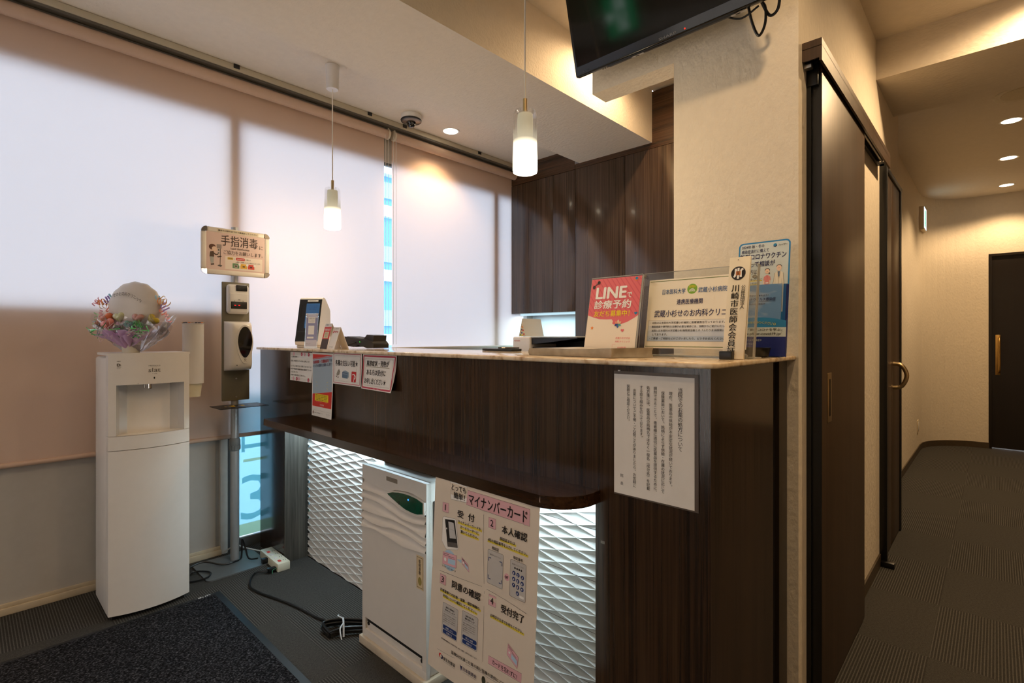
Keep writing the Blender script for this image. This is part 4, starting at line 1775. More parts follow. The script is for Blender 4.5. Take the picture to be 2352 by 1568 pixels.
# shredded tissue
b = MB()
tis = M('tissue_shreds', (226, 198, 204), 0.7, vary=0)
for k in range(90):
    cx = random.choice((-0.045, 0.055)) + random.gauss(0, 0.018)
    p0 = V((cx, 0.083 + random.gauss(0, 0.012), 0.075 + random.gauss(0, 0.012)))
    pts3 = [bq(*(p0 + V((random.gauss(0, 0.010), random.gauss(0, 0.010), random.gauss(0, 0.006))))) for _ in range(4)]
    b.tube(pts3, 0.0007, tis, 4, True, 3)
o = b.build('tissue_shreds', t)
o['kind'] = 'stuff'
b = MB()
tin = M('tinsel_green', (110, 214, 130), 0.12, metal=0.6, vary=0.0)
tin2 = M('tinsel_ice', (206, 226, 226), 0.1, metal=0.6, vary=0.0)
for k in range(60):
    c0 = random.choice(((0.056, 0.112), (0.0, 0.105), (-0.085, 0.088), (0.085, 0.085)))
    c = bq(c0[0] + random.gauss(0, 0.018), c0[1] + random.gauss(0, 0.014), 0.082 + random.gauss(0, 0.008))
    d1v = V((random.gauss(0, 1), random.gauss(0, 1), random.gauss(0, 1))).normalized() * random.uniform(0.008, 0.02)
    d2v = d1v.orthogonal().normalized() * 0.0025
    b.faces([c - d1v - d2v, c + d1v - d2v, c + d1v + d2v, c - d1v + d2v], [(0, 1, 2, 3)], tin if random.random() < 0.55 else tin2)
o = b.build('tinsel', t)
o['kind'] = 'stuff'


def curl(c, axis, r, turns, length, mat, ph=0.0, nm='curled_ribbon'):
    axis = V(axis).normalized()
    e1 = axis.orthogonal().normalized()
    e2 = axis.cross(e1)
    n = int(16 * turns)
    vs, fs = [], []
    for i in range(n + 1):
        a = ph + 2 * PI * turns * i / n
        p = V(c) + axis * (length * i / n) + (e1 * math.cos(a) + e2 * math.sin(a)) * r * (1 + 0.25 * math.sin(i * 0.7))
        vs += [p - axis * 0.0023, p + axis * 0.0023]
    for i in range(n):
        fs.append((2 * i, 2 * i + 2, 2 * i + 3, 2 * i + 1))
    bm_ = MB()
    bm_.faces(vs, fs, mat, True)
    o_ = bm_.build(nm, t, 180)
    return o_


rib = {k: M('ribbon_' + k, c, 0.35, vary=0) for k, c in dict(orange=(246, 160, 100), pink=(246, 180, 196), blue=(160, 212, 236), green=(178, 230, 172), purple=(164, 136, 210), gold=(240, 208, 150), red=(240, 140, 116)).items()}
for (u, v, f, ax, r, tn, ln, cn) in ((-0.185, 0.215, 0.0, (0.6, 0.1, 0.8), 0.010, 3, 0.035, 'pink'), (-0.165, 0.225, 0.01, (0.9, 0.2, 0.2), 0.011, 3, 0.03, 'orange'), (-0.15, 0.21, 0.0, (0.3, -0.8, 0.3), 0.012, 3, 0.03, 'gold'),
                                   (-0.135, 0.235, 0.0, (0.8, -0.4, 0.4), 0.012, 2.5, 0.02, 'purple'), (-0.115, 0.245, 0.0, (0.7, -0.4, 0.4), 0.013, 2, 0.02, 'blue'), (-0.125, 0.205, 0.0, (0.5, -0.2, -0.5), 0.011, 3, 0.03, 'red'),
                                   (-0.155, 0.195, 0.0, (0, 0, -1), 0.006, 3, 0.035, 'pink'), (-0.178, 0.185, 0.0, (-0.1, 0, -1), 0.007, 4, 0.085, 'green'), (-0.172, 0.15, 0.0, (0.3, 0, -1), 0.016, 1.5, 0.03, 'blue'),
                                   (0.075, 0.245, 0.0, (0.8, -0.5, 0.2), 0.010, 3, 0.03, 'green'), (0.10, 0.245, 0.0, (0.8, -0.5, 0.0), 0.010, 3, 0.03, 'blue'), (0.115, 0.235, 0.0, (0.7, -0.6, -0.3), 0.013, 3, 0.03, 'orange'),
                                   (0.135, 0.238, 0.0, (0.5, -0.5, -0.5), 0.016, 2.5, 0.03, 'gold'), (0.14, 0.218, 0.0, (0.5, -0.3, -0.8), 0.013, 3, 0.03, 'purple'), (0.135, 0.20, 0.0, (0.3, -0.3, -0.8), 0.010, 3, 0.03, 'red'), (0.155, 0.185, 0.0, (0.3, -0.3, -1), 0.007, 4, 0.05, 'pink')):
    curl(bq(u * 0.9, v - 0.01, f), ax, r * 1.15, tn * 0.8, ln, rib[cn], u * 30)

# ------------------------------------------------------------------ power strip and cables
t = thing('power_strip', 'ivory power strip with switches leaning on the counter leg', 'power strip', (1.06, 2.70, 0.0))
a_ = math.radians(-52)
Rz = Matrix.Rotation(math.radians(-92), 3, 'Z')
dv = Rz @ V((1, 0, 0))
wv = Rz @ V((0, 1, 0))
c0 = V((1.103, 2.722, 0.0215))
b = MB()
b.obox(c0, (0.25, 0.062, 0.042), Rz, M('strip_ivory', (226, 222, 200), 0.35, vary=0.01), 0.005, 2)
b.build('body', t)
for k in range(4):
    p = c0 + dv * (-0.06 + 0.05 * k) + wv * -0.010 + V((0, 0, 0.021))
    b = MB()
    b.obox(p, (0.022, 0.014, 0.006), Rz, M('switch_red', (210, 70, 60), 0.4, emit=0.1) if k in (0, 3) else white_pl, 0.002)
    b.build('switch', t)
b = MB()
for k in range(4):
    p = c0 + dv * (-0.06 + 0.05 * k) + wv * 0.014 + V((0, 0, 0.0212))
    for q in (-0.005, 0.005):
        b.obox(p + wv * q, (0.008, 0.002, 0.002), Rz, near_black)
b.build('sockets', t)
e1 = c0 + dv * 0.115 - wv * 0.031
b = MB()
b.tube([e1 + V((0, 0, 0.0)), e1 - wv * 0.02 + V((0, 0, -0.004)), e1 - wv * 0.03 + dv * 0.02 + V((0, 0, -0.012))], 0.0012, M('earth_wire', (60, 140, 100), 0.5, vary=0), 6)
b.build('earth_wire', t)

t = thing('power_cable', 'black power cable running from the power strip to a tied bundle by the air purifier', 'cord', (0.95, 2.3, 0))
b = MB()
b.obox(c0 + dv * 0.10 - wv * 0.052 + V((0, 0, -0.006)), (0.024, 0.040, 0.022), Rz, black, 0.004)
b.build('plug', t)
b = MB()
b.tube([c0 + dv * 0.10 - wv * 0.07 + V((0, 0, -0.008)), (0.985, 2.655, 0.012), (0.945, 2.61, 0.006), (0.915, 2.53, 0.006), (0.925, 2.44, 0.006), (0.955, 2.33, 0.006), (0.985, 2.20, 0.006), (1.005, 2.06, 0.006), (1.03, 1.96, 0.010), (1.06, 1.90, 0.014)], 0.0046, black, 8)
b.build('lead', t)
b = MB()
for k in range(7):
    o_ = random.uniform(-0.012, 0.012)
    zz = 0.008 + 0.0055 * k * 0.7
    b.tube([(0.975 + o_ * 0.3, 1.885 - o_, zz * 0.7), (0.985 + o_, 1.96 + o_ * 0.5, zz), (1.04 + o_, 1.93, zz + 0.004), (1.105, 1.865 + o_, zz), (1.15, 1.80 + o_, zz), (1.135, 1.775, zz), (1.08, 1.82 + o_, zz), (1.02, 1.865 + o_, zz + 0.002), (0.975 + o_ * 0.3, 1.885 - o_, zz * 0.7)], 0.0042, black, 7)
b.build('coiled_bundle', t)
b = MB()
wt = M('tie_white', (214, 220, 226), 0.4, vary=0)
b.tube([(1.055, 1.925, 0.006), (1.04, 1.905, 0.046), (1.02, 1.865, 0.05), (1.01, 1.845, 0.008)], 0.0035, wt, 6)
b.tube([(1.04, 1.905, 0.046), (1.03, 1.925, 0.052), (1.045, 1.95, 0.040)], 0.0025, wt, 6)
b.tube([(1.02, 1.865, 0.05), (0.995, 1.845, 0.045), (0.985, 1.815, 0.02)], 0.0025, wt, 6)
b.build('cable_tie', t)

t = thing('dispenser_cable', 'black cable looping from the water dispenser across the stand base to the power strip', 'cord', (0.85, 2.85, 0))
b = MB()
b.tube([(0.70, 2.86, 0.16), (0.715, 2.86, 0.10), (0.71, 2.87, 0.03), (0.73, 2.80, 0.008), (0.80, 2.77, 0.012), (0.83, 2.82, 0.014), (0.78, 2.88, 0.014), (0.74, 2.85, 0.012), (0.76, 2.90, 0.030), (0.83, 2.915, 0.035), (0.90, 2.87, 0.014), (0.955, 2.865, 0.012), (1.0, 2.895, 0.012), (1.01, 2.91, 0.10), (1.022, 2.90, 0.055), (1.02, 2.845, 0.016), (1.045, 2.795, 0.022)], 0.0042, black, 8)
b.build('lead', t)
b = MB()
b.obox(c0 + dv * -0.02 - wv * 0.043 + V((0, 0, 0.0)), (0.026, 0.030, 0.024), Rz, black, 0.004)
b.build('plug', t)

t = thing('white_cable', 'thin white lead from the power strip across the grey stand base', 'cord', (1.0, 2.95, 0))
b = MB()
b.tube([c0 - dv * 0.125, (1.03, 2.925, 0.045), (0.995, 2.955, 0.06), (0.945, 2.985, 0.03)], 0.0035, M('lead_white', (210, 212, 210), 0.4, vary=0), 8)
b.build('lead', t)


# ------------------------------------------------------------------ air purifier under the shelf
pur = M('purifier_white', (222, 216, 208), 0.38, vary=0.01)
t = thing('air_purifier', 'white upright air purifier with rippled front and green control lens', 'air purifier', (1.15, 1.58, 0))
Yl, Wp = 1.776, 0.40
b = MB()
b.box(1.064, 1.246, 1.378, 1.774, 0.030, 0.684, pur, 0.010, 3)
b.build('cabinet', t)
curves = [[(0, .6305), (.12, .6235), (.223, .6196), (.484, .6221), (.629, .6332), (.789, .6371), (.891, .6322), (1, .6240)],
          [(0, .5904), (.15, .5935), (.284, .5938), (.495, .5855), (.672, .5690), (.84, .5660), (1, .5767)],
          [(0, .5600), (.15, .5645), (.284, .5640), (.518, .5500), (.683, .5390), (.84, .5400), (1, .5501)],
          [(0, .5135), (.223, .5160), (.518, .5230), (.736, .5192), (1, .5063)],
          [(0, .4865), (.161, .4776), (.344, .4797), (.518, .4921), (.736, .4918), (1, .4776)],
          [(0, .4480), (.223, .4581), (.461, .4525), (.683, .4440), (1, .4543)]]


def cv(i, u):
    c = curves[i]
    for k in range(len(c) - 1):
        if u <= c[k + 1][0]:
            s_ = (u - c[k][0]) / (c[k + 1][0] - c[k][0])
            s_ = s_ * s_ * (3 - 2 * s_) * 0.6 + s_ * 0.4
            return c[k][1] + (c[k + 1][1] - c[k][1]) * s_
    return c[-1][1]


b = MB()
NU = 44
rows = []
rows.append(lambda u: (0.684, 0.0))
rows.append(lambda u: (cv(0, u), 0.0))
for i in range(5):
    for j in range(0, 7):
        def f_(u, i=i, j=j):
            s_ = j / 6
            zt, zb = cv(i, u), cv(i + 1, u)
            return (zt + (zb - zt) * s_ - (0.0003 if j == 0 else 0), -0.0180 + 0.0250 * math.sin(s_ * PI / 2) ** 1.2)
        rows.append(f_)
rows.append(lambda u: (cv(5, u) - 0.0012, 0.001))
rows.append(lambda u: (0.300, 0.0))
rows.append(lambda u: (0.104, 0.0))
vs, fs = [], []
for r_ in rows:
    for i in range(NU + 1):
        u = i / NU
        z_, dp = r_(u)
        vs.append((1.050 - dp, Yl - u * Wp, z_))
for j in range(len(rows) - 1):
    for i in range(NU):
        q = j * (NU + 1) + i
        fs.append((q, q + 1, q + NU + 2, q + NU + 1))
b.faces(vs, fs, pur, True)
b.box(1.058, 1.066, Yl - Wp, Yl, 0.104, 0.684, pur)
b.box(1.050, 1.066, Yl - Wp, Yl - Wp + 0.0005, 0.104, 0.684, pur)
b.box(1.050, 1.066, Yl - 0.0005, Yl, 0.104, 0.684, pur)
b.box(1.050, 1.066, Yl - Wp, Yl, 0.6835, 0.684, pur)
b.build('front_panel', t, 25)
b = MB()
b.box(1.050, 1.066, Yl - Wp, Yl, 0.030, 0.060, pur, 0.002)
b.box(1.050, 1.066, Yl - Wp, Yl - Wp + 0.022, 0.058, 0.104, pur)
b.box(1.050, 1.066, Yl - 0.022, Yl, 0.058, 0.104, pur)
b.box(1.0585, 1.064, Yl - Wp + 0.02, Yl - 0.02, 0.060, 0.086, pur, 0.002)
b.box(1.0590, 1.066, Yl - Wp + 0.02, Yl - 0.02, 0.084, 0.106, near_black)
for y in (Yl - 0.032, Yl - Wp + 0.034):
    b.lathe([(0.007, 0), (0.0065, -0.002), (0.0, -0.002)], (1.0585, y, 0.080), near_black, 16, 'X')
b.build('lower_grille', t)
b = MB()
gl = [(.461, .6111), (.54, .6215), (.629, .6276), (.70, .6300), (.789, .6309), (.891, .6286), (.98, .6206), (.98, .5846), (.91, .5775), (.84, .5763), (.736, .5791), (.629, .5896), (.529, .6013)]
b.prism([(Yl - u * Wp, z_) for u, z_ in gl], 1.0395, 1.052, M('lens_green', (12, 74, 56), 0.12, vary=0.05, coat=0.4), 'X')
lens = b.build('control_lens', t)
b = MB()
gl2 = [((u - 0.73) * 1.05 + 0.735, (z_ - .603) * 1.14 + .603) for u, z_ in gl]
b.prism([(Yl - u * Wp, z_) for u, z_ in gl2], 1.0415, 1.052, pur, 'X')
b.build('lens_bezel', t)
s = Sheet(Wp, 0.684, plane((1.0393, Yl, 0.684), (0, -1, 0), (0, 0, -1), (-1, 0, 0)), pur, base=False)
zz = lambda z_: (0.684 - z_) / 0.684
s.ell(0.784, zz(0.6161), 0.0028, emis('status_blue', (40, 110, 255), 6.0), 3)
s.ell(0.645, zz(0.5935), 0.0045, near_black, 2, ry=0.006)
gt = M('lens_text', (70, 130, 108), 0.5, vary=0)
for u in (.66, .70, .74, .82, .845, .87, .90):
    s.ell(u, zz(0.618), 0.0012, gt if u == .66 else near_black, 2)
for u in (.76, .79, .83, .86, .89):
    s.ell(u, zz(0.5905), 0.0012, near_black, 2)
s.text('AIR CLEAN', 0.50, zz(0.611), 0.60, zz(0.607), gt)
s.build('control_print', lens)
s = Sheet(0.069, 0.0155, plane((1.0496, Yl - 0.411 * Wp, 0.6675), (0, -1, 0), (0, 0, -1), (-1, 0, 0)), M('name_plate', (150, 140, 128), 0.35, metal=0.5, vary=0.05), thick=0.001)
s.build('name_plate', t)
b = MB()
b.box(1.125, 1.243, 1.405, 1.745, 0.682, 0.698, M('outlet_dark', (16, 34, 34), 0.2, vary=0.05), 0.004)
b.build('air_outlet', t)
b = MB()
b.box(1.080, 1.235, 1.372, 1.379, 0.10, 0.62, black, 0.002)
b.build('side_vent', t)
b = MB()
b.box(1.040, 1.250, 1.368, 1.784, 0.0, 0.030, M('plinth_beige', (206, 192, 170), 0.5), 0.003)
b.build('plinth', t)
s = Sheet(0.0385, 0.112, plane((1.0485, 1.4285, 0.437), (0, -1, 0), (0, 0, -1), (-1, 0, 0)), M('sticker_cream', (222, 200, 160), 0.6, vary=0.05), thick=0.0004)
s.frame(0.10, 0.05, 0.90, 0.95, 0.0012, ink_brown)
s.vtext('疫病退散', 0.5, 0.10, 0.56, 0.013, ink_brown, 0.02)
s.ell(0.5, 0.76, 0.010, M('sticker_olive', (156, 138, 72), 0.6, vary=0), ry=0.014)
o = s.build('paper_charm', t)
o['label'] = 'cream paper charm with vertical brush writing'

# ------------------------------------------------------------------ poster hanging from the shelf
PWd, PHt = 0.42, 0.594


def pposter(u, v, n):
    f = max(v, 0) / PHt
    wave = 0.0025 * math.sin(7 * u / PWd) * f
    fold = -0.0016 * (math.exp(-((v - 0.297) / 0.010) ** 2) + math.exp(-((v - 0.03) / 0.008) ** 2))
    fold2 = -0.0012 * math.exp(-((u - 0.228) / 0.006) ** 2)
    return V((0.9975 - 0.030 * f ** 1.2 - wave - fold - fold2 - n, 1.260 - u, 0.772 - v))


cream_p = M('poster_paper', (226, 214, 198), 0.55, vary=0.01)
s = Sheet(PWd, PHt, pposter, cream_p, nu=24, nv=40)
s.step = 0.0004
pk = M('poster_pink', (226, 176, 184), 0.6, vary=0)
gy2 = M('poster_grey', (198, 194, 190), 0.6, vary=0)
yl = M('poster_yellow', (236, 214, 74), 0.6, vary=0)
s.poly([(.166, .051), (.345, .054), (.361, .131), (.183, .139)], ink_white, 1)
s.line([(.166, .051), (.345, .054), (.361, .131), (.183, .139)], .0008, ink, 2, True)
s.text('とっても', .190, .062, .340, .090, ink, .02)
s.text('簡単！', .214, .097, .330, .128, ink, .02)
s.poly([(.356, .070), (.924, .071), (.924, .145), (.895, .143), (.885, .147), (.882, .143), (.344, .141)], pk, 1)
s.line([(.356, .070), (.924, .071), (.924, .145), (.895, .143), (.885, .147), (.882, .143), (.344, .141)], .0006, ink_soft, 2, True)
s.text('マイナンバーカード', .371, .082, .905, .134, ink, .025)
for ch, x0, y0 in (('1', .095, .166), ('2', .567, .164), ('3', .097, .523), ('4', .589, .511)):
    s.poly([(x0, y0), (x0 + .066, y0 - .001), (x0 + .067, y0 + .046), (x0 + .056, y0 + .046), (x0 + .050, y0 + .050), (x0 + .045, y0 + .046), (x0, y0 + .046)], pk, 1)
    s.line([(x0, y0), (x0 + .066, y0 - .001), (x0 + .067, y0 + .046), (x0, y0 + .046)], .0006, ink_soft, 2, True)
    s.text(ch, x0 + (.028 if ch == '1' else .020), y0 + .008, x0 + (.037 if ch == '1' else .045), y0 + .037, ink, .0 if ch == '1' else .015)
s.text('受', .262, .178, .322, .213, ink, .03)
s.text('付', .372, .177, .432, .213, ink, .03)
s.text('本人確認', .692, .178, .908, .214, ink, .03)
s.text('同意の確認', .232, .525, .516, .562, ink, .03)
s.text('受付完了', .706, .526, .904, .562, ink, .03)
for tx, x0, y0, x1, y1 in (('マイナンバーカードを', .270, .2255, .498, .2395), ('カードリーダーに', .295, .2475, .476, .2615), ('置いてください。', .301, .2695, .471, .2835),
                          ('顔認証または', .676, .233, .809, .248), ('4桁の暗証番号を入力してください。', .567, .2575, .912, .2725),
                          ('診察室等での診療・服薬・健診情報の', .109, .589, .513, .604), ('利用について確認してください。', .142, .612, .483, .627), ('お呼びするまでお待ちください。', .614, .591, .899, .606)):
    s.rect(x0 - .004, y1 - .004, x1 + .008, y1 + .006, yl, 1)
    s.text(tx, x0, y0, x1, y1, ink, .018)
# card reader drawing
s.poly([(.10, .245), (.115, .236), (.236, .228), (.246, .234), (.283, .362), (.275, .372), (.160, .392), (.145, .388), (.10, .360)], ink_white, 1)
s.line([(.10, .245), (.115, .236), (.236, .228), (.246, .234), (.283, .362), (.275, .372), (.160, .392), (.145, .388), (.10, .360)], .0006, ink_soft, 2, True)
s.poly([(.126, .247), (.232, .236), (.275, .362), (.167, .377)], ink, 2)
s.poly([(.165, .253), (.222, .250), (.255, .322), (.188, .331)], ink_grey, 3)
s.poly([(.158, .353), (.168, .376), (.275, .362), (.268, .341)], ink_soft, 3)
s.ell(.150, .290, .0026, ink_white, 3)
s.text('マイナンバーカードを', .180, .284, .236, .288, ink_soft)
s.ell(.193, .440, .030, ink_lb, 1)
s.poly([(.267, .418), (.318, .412), (.318, .428)], ink_lb, 1)
for (qx, qy, kx, ky, wx, wy) in ((.118, .409, -.001, .061, .150, -.008), (.318, .396, .012, .034, .070, .024), (.776, .680, -.006, .050, .092, .034)):
    P_ = lambda a, c: (qx + wx * a + kx * c, qy + wy * a + ky * c)
    s.poly([P_(0, 0), P_(1, 0), P_(1, 1), P_(0, 1)], ink_pink, 2)
    s.line([P_(0, 0), P_(1, 0), P_(1, 1), P_(0, 1)], .0005, ink_soft, 3, True)
    s.poly([P_(.40, .42), P_(.93, .42), P_(.93, .82), P_(.40, .82)], ink_lb, 3)
    s.line([P_(.06, .12), P_(.45, .12)], .0012, ink, 3)
    s.line([P_(.06, .25), P_(.85, .25)], .0010, ink, 3)
    s.line([P_(.42, .36), P_(.9, .36)], .0008, ink_soft, 3)
    s.ell(*P_(.20, .58), .0055 if wx > .1 else .003, ink_white, 3)
s.text('マイナンバーカード', .116, .473, .266, .4835, ink, .015)
s.line([(.517, .161), (.523, .30), (.541, .476)], .0008, ink_soft)
s.line([(.544, .51), (.556, .826)], .0008, ink_soft)
s.line([(.088, .511), (.30, .503), (.521, .493)], .0008, ink_soft)
s.line([(.566, .495), (.74, .503), (.919, .515)], .0008, ink_soft)
s.text('顔認証', .607, .289, .670, .303, ink, .012)
s.text('暗証番号', .800, .293, .878, .307, ink, .012)
for x0, y0, x1, y1 in ((.570, .309, .710, .462), (.773, .313, .908, .473)):
    s.rrect(x0, y0, x1, y1, .004, gy2, 1)
    s.frame(x0, y0, x1, y1, .0006, ink_soft, 2, .004)
s.text('顔を枠内に入れてください', .590, .325, .690, .332, ink_soft)
for cx, cy, dx, dy in ((.580, .345, 1, 1), (.700, .345, -1, 1), (.580, .440, 1, -1), (.700, .440, -1, -1)):
    s.line([(cx + .022 * dx, cy), (cx, cy), (cx, cy + .016 * dy)], .0022, ink_deep, 3)
s.text('暗証番号を入力してください', .790, .326, .890, .333, ink_soft)
for u in (.814, .832, .850, .868):
    s.ell(u, .345, .0028, ink, 2)
for k, (u, v) in enumerate(((.806, .368), (.841, .370), (.878, .373), (.806, .394), (.841, .396), (.878, .399), (.806, .420), (.841, .422), (.878, .424), (.841, .449))):
    s.ell(u, v, .0056, ink_deep, 2)
    s.text('1234567890'[k], u - (.005 if k else .0022), v - .005, u + (.005 if k else .0018), v + .005, ink_white, .01 if k else 0)
s.rrect(.858, .452, .895, .463, .002, ink_white, 2)
s.ell(.745, .400, .0095, ink_pink, 1)
s.text('or', .730, .394, .760, .406, ink, .015)
for x0, y0, x1, y1, tt_, b1, b2, yb in ((.143, .653, .306, .803, ('過去の情報を', '利用いたします'), '同意しない', '同意する', .758), (.348, .643, .501, .797, ('（40歳以上対象）過去の', '情報を利用いたします'), '同意しない・40歳未満', '同意する', .751)):
    s.rrect(x0, y0, x1, y1, .004, gy2, 1)
    s.frame(x0, y0, x1, y1, .0006, ink_soft, 2, .004)
    s.text(tt_[0], x0 + .035, y0 + .012, x1 - .035, y0 + .021, ink, .012)
    s.text(tt_[1], x0 + .030, y0 + .025, x1 - .030, y0 + .034, ink, .012)
    s.line([(x0 + .01, y0 + .042), (x1 - .01, y0 + .040)], .0004, ink_soft)
    for k in range(5):
        s.text(('過去のお薬情報を当機関に', '提供することに同意しますか', 'この情報はあなたの診療や', '健康管理のために使用します', '選択してください。')[k], x0 + .015, y0 + .050 + .0095 * k, x1 - (.02 if k < 4 else .08), y0 + .0555 + .0095 * k, ink_soft)
    s.rrect(x0 + .012, yb, x1 - .006, yb + .019, .004, ink_deep, 2)
    s.text(b1, x0 + .045, yb + .005, x1 - .040, yb + .014, ink_white)
    s.rrect(x0 + .012, yb + .022, x1 - .006, yb + .041, .004, ink_deep, 2)
    s.text(b2, x0 + .055, yb + .027, x1 - .050, yb + .036, ink_white)
s.text('※高額療養費制度をご利用の方は、続けて確認・選択をお願いします。', .142, .824, .508, .831, ink_soft, .005)
s.poly([(.607, .782), (.900, .772), (.898, .812), (.606, .818)], pk, 1)
s.line([(.607, .782), (.900, .772), (.898, .812), (.606, .818)], .0005, ink_soft, 2, True)
s.text('カードを忘れずに！', .645, .787, .865, .808, ink, .015)
s.line([(.103, .893), (.20, .890), (.559, .876), (.61, .881), (.68, .879), (.95, .873)], .0006, ink_soft)
s.text('医療DXを通じた質の高い医療の提供にご協力ください。', .259, .856, .900, .872, ink, .012)
s.ell(.138, .914, .006, ink_red, 1)
s.ell(.155, .918, .006, ink_navy, 1)
s.ell(.147, .916, .0042, cream_p, 2)
s.text('厚生労働省', .175, .909, .303, .926, ink, .015)
s.text('Ministry of Health, Labour and Welfare', .175, .930, .303, .934, ink_soft)
s.poly([(.345, .897), (.358, .903), (.371, .899), (.360, .925)], ink_navy, 1)
s.text('日本医師会', .380, .900, .508, .917, ink_navy, .012)
s.text('Japan Medical Association', .380, .921, .508, .925, ink_soft)
s.ell(.570, .905, .008, M('crest_dark', (58, 60, 44), 0.6, vary=0), 1, ry=.011)
s.text('日本歯科医師会', .605, .898, .76, .914, ink, .012)
o = s.build('hanging_poster')
tag(o, 'large cream how-to poster about card check-in hanging from the counter shelf', 'poster')

# ------------------------------------------------------------------ notices taped to the counter front
XN = 1.1365


def notice(y0, w_, z0, h_, paper, curl=0.0, curl_l=0.0, nu=8, nv=10, off=0.0):
    def pl_(u, v, n):
        a, c = u / w_, v / h_
        return V((XN - 0.0012 - off - curl * c * c * (0.3 + 0.7 * a) - curl_l * c * (1 - a) ** 2 - n, y0 - u, z0 - v))
    return Sheet(w_, h_, pl_, paper, nu=nu, nv=nv)


def flower(s, cx, cy, r, mat, l=1):
    for k in range(5):
        a = 2 * PI * k / 5
        s.ell(cx + 0.6 * r * math.cos(a) / s.w, cy + 0.6 * r * math.sin(a) / s.h, r * 0.55, mat, l, seg=10)
    s.ell(cx, cy, r * 0.3, ink_pink, l + 1, seg=8)


s = notice(2.609, 0.243, 1.0955, 0.142, paper_w, 0.006)
for yy, xs in ((.065, ((.17, 1), (.53, 0), (.66, 1), (.84, 0))), (.925, ((.16, 1), (.33, 0), (.43, 1), (.86, 0)))):
    s.line([(.05, yy - .02), (.95, yy - .02)], .0006, ink_soft)
    s.line([(.05, yy + .02), (.95, yy + .02)], .0006, ink_soft)
    for x, k in xs:
        flower(s, x, yy, .0088, ink_rose if k == 0 else ink_pink, 2)
s.text('〜ご来院の皆様へ〜', .04, .135, .39, .185, ink, .01)
for k, (tx, x1) in enumerate((('当院は、WEB受付システムを導入し診療しており', .88), ('スムーズにご案内できるよう受付しておりますが、診', .96), ('療内容や緊急時等で順番が前後する場合がございます', .97), ('ことをご了承ください。', .38))):
    s.text(tx, .03, .275 + (.075 if k else 0) + .105 * k, x1, .335 + (.075 if k else 0) + .105 * k, ink, .006)
s.text('ご来院順・診療の優先などご了承ください。', .03, .775, .72, .83, ink, .006)
o = s.build('paper_notice')
tag(o, 'small white flower-bordered notice taped leftmost under the worktop', 'notice', 'paper notices taped to the counter front')

s = notice(2.366, 0.203, 1.0975, 0.296, paper_w, 0.010, off=0.0016)
bgm = M('notice_bluegrey', (164, 182, 196), 0.55, vary=0)
rdm = M('notice_red', (222, 52, 38), 0.5, vary=0)
s.rect(.03, .025, .96, .665, bgm, 1)
s.poly([(.03, .025), (.96, .025), (.96, .03), (.03, .098)], rdm, 2)
s.poly([(.03, .103), (.96, .040), (.96, .046), (.03, .112)], rdm, 2)
s.poly([(.03, .655), (.97, .585), (.97, .845), (.03, .845)], rdm, 2)


def slanted(s, tx, x0, y0, x1, y1, sl, mat, bold, l=4):
    vs_, fs_ = glyphs(tx, 0.0)
    ax, bx = min(v[0] for v in vs_), max(v[0] for v in vs_)
    ay, by = min(v[1] for v in vs_), max(v[1] for v in vs_)
    for dx in (-bold * 0.8, 0, bold * 0.8):
        P = []
        for x, y in vs_:
            u = x0 + (x1 - x0) * (x + dx - ax) / (bx - ax)
            P.append(s._p(u, y1 - (y - ay) / (by - ay) * (y1 - y0) - sl * (u - x0), l))
        s.mb.faces(P, fs_, mat)


slanted(s, '医療機関・介護施設等', .065, .128, .80, .178, .055, ink_red, .03)
slanted(s, 'では', .82, .090, .95, .125, .03, ink_navy, .03)
slanted(s, 'マスクの着用をお願いします！', .055, .190, .95, .240, .060, ink_navy, .02)
for k, (xa, ya, xb, yb) in enumerate(((.19, .46, .26, .47), (.20, .53, .27, .515), (.72, .46, .79, .44), (.72, .50, .80, .50), (.72, .54, .79, .56))):
    s.line([(xa, ya), (xb, yb)], .0012, ink_yellow, 3)
s.poly([(.17, .645), (.82, .645), (.83, .755), (.16, .755)], ink_yellow, 7)
for k, tx in enumerate(('ご高齢の方やおからだの弱い患者さんも', 'いらっしゃいます。感染症から守るために', 'マスクの着用について、皆さまの', 'ご理解とご協力をお願いします。')):
    s.text(tx, .20 + .02 * (k > 1), .655 + .024 * k, .79 - .03 * (k > 1), .671 + .024 * k, ink, .01, 10)
s.text('ご協力いただけない場合は受付までお知らせください', .22, .762, .78, .770, ink_white)
s.text('日本医師会', .42, .800, .62, .818, ink_white, .01)
s.text('Japan Medical Association', .42, .823, .62, .829, ink_white)
s.line([(.04, .905), (.96, .905)], .0004, ink_soft)
s.ell(.075, .945, .0055, M('crest_brown', (120, 76, 40), 0.6, vary=0), 1, ry=.008)
s.text('公益社団法人川崎市医師会ホームページ', .12, .938, .58, .950, ink, .01)
s.text('詳しくはこちら', .75, .930, .93, .942, ink)
s.text('ご覧ください', .75, .952, .88, .962, ink)
o = s.build('paper_notice')
tag(o, 'tall red and blue-grey mask request poster, second from the left under the worktop', 'notice', 'paper notices taped to the counter front')


def dotted(s, x0, y0, x1, y1, gap, r, mat):
    w_, h_ = (x1 - x0) * s.w, (y1 - y0) * s.h
    nx, ny = int(w_ / gap), int(h_ / gap)
    for k in range(nx + 1):
        for yy in (y0, y1):
            s.ell(x0 + (x1 - x0) * k / nx, yy, r, mat, 2, seg=6)
    for k in range(1, ny):
        for xx in (x0, x1):
            s.ell(xx, y0 + (y1 - y0) * k / ny, r, mat, 2, seg=6)


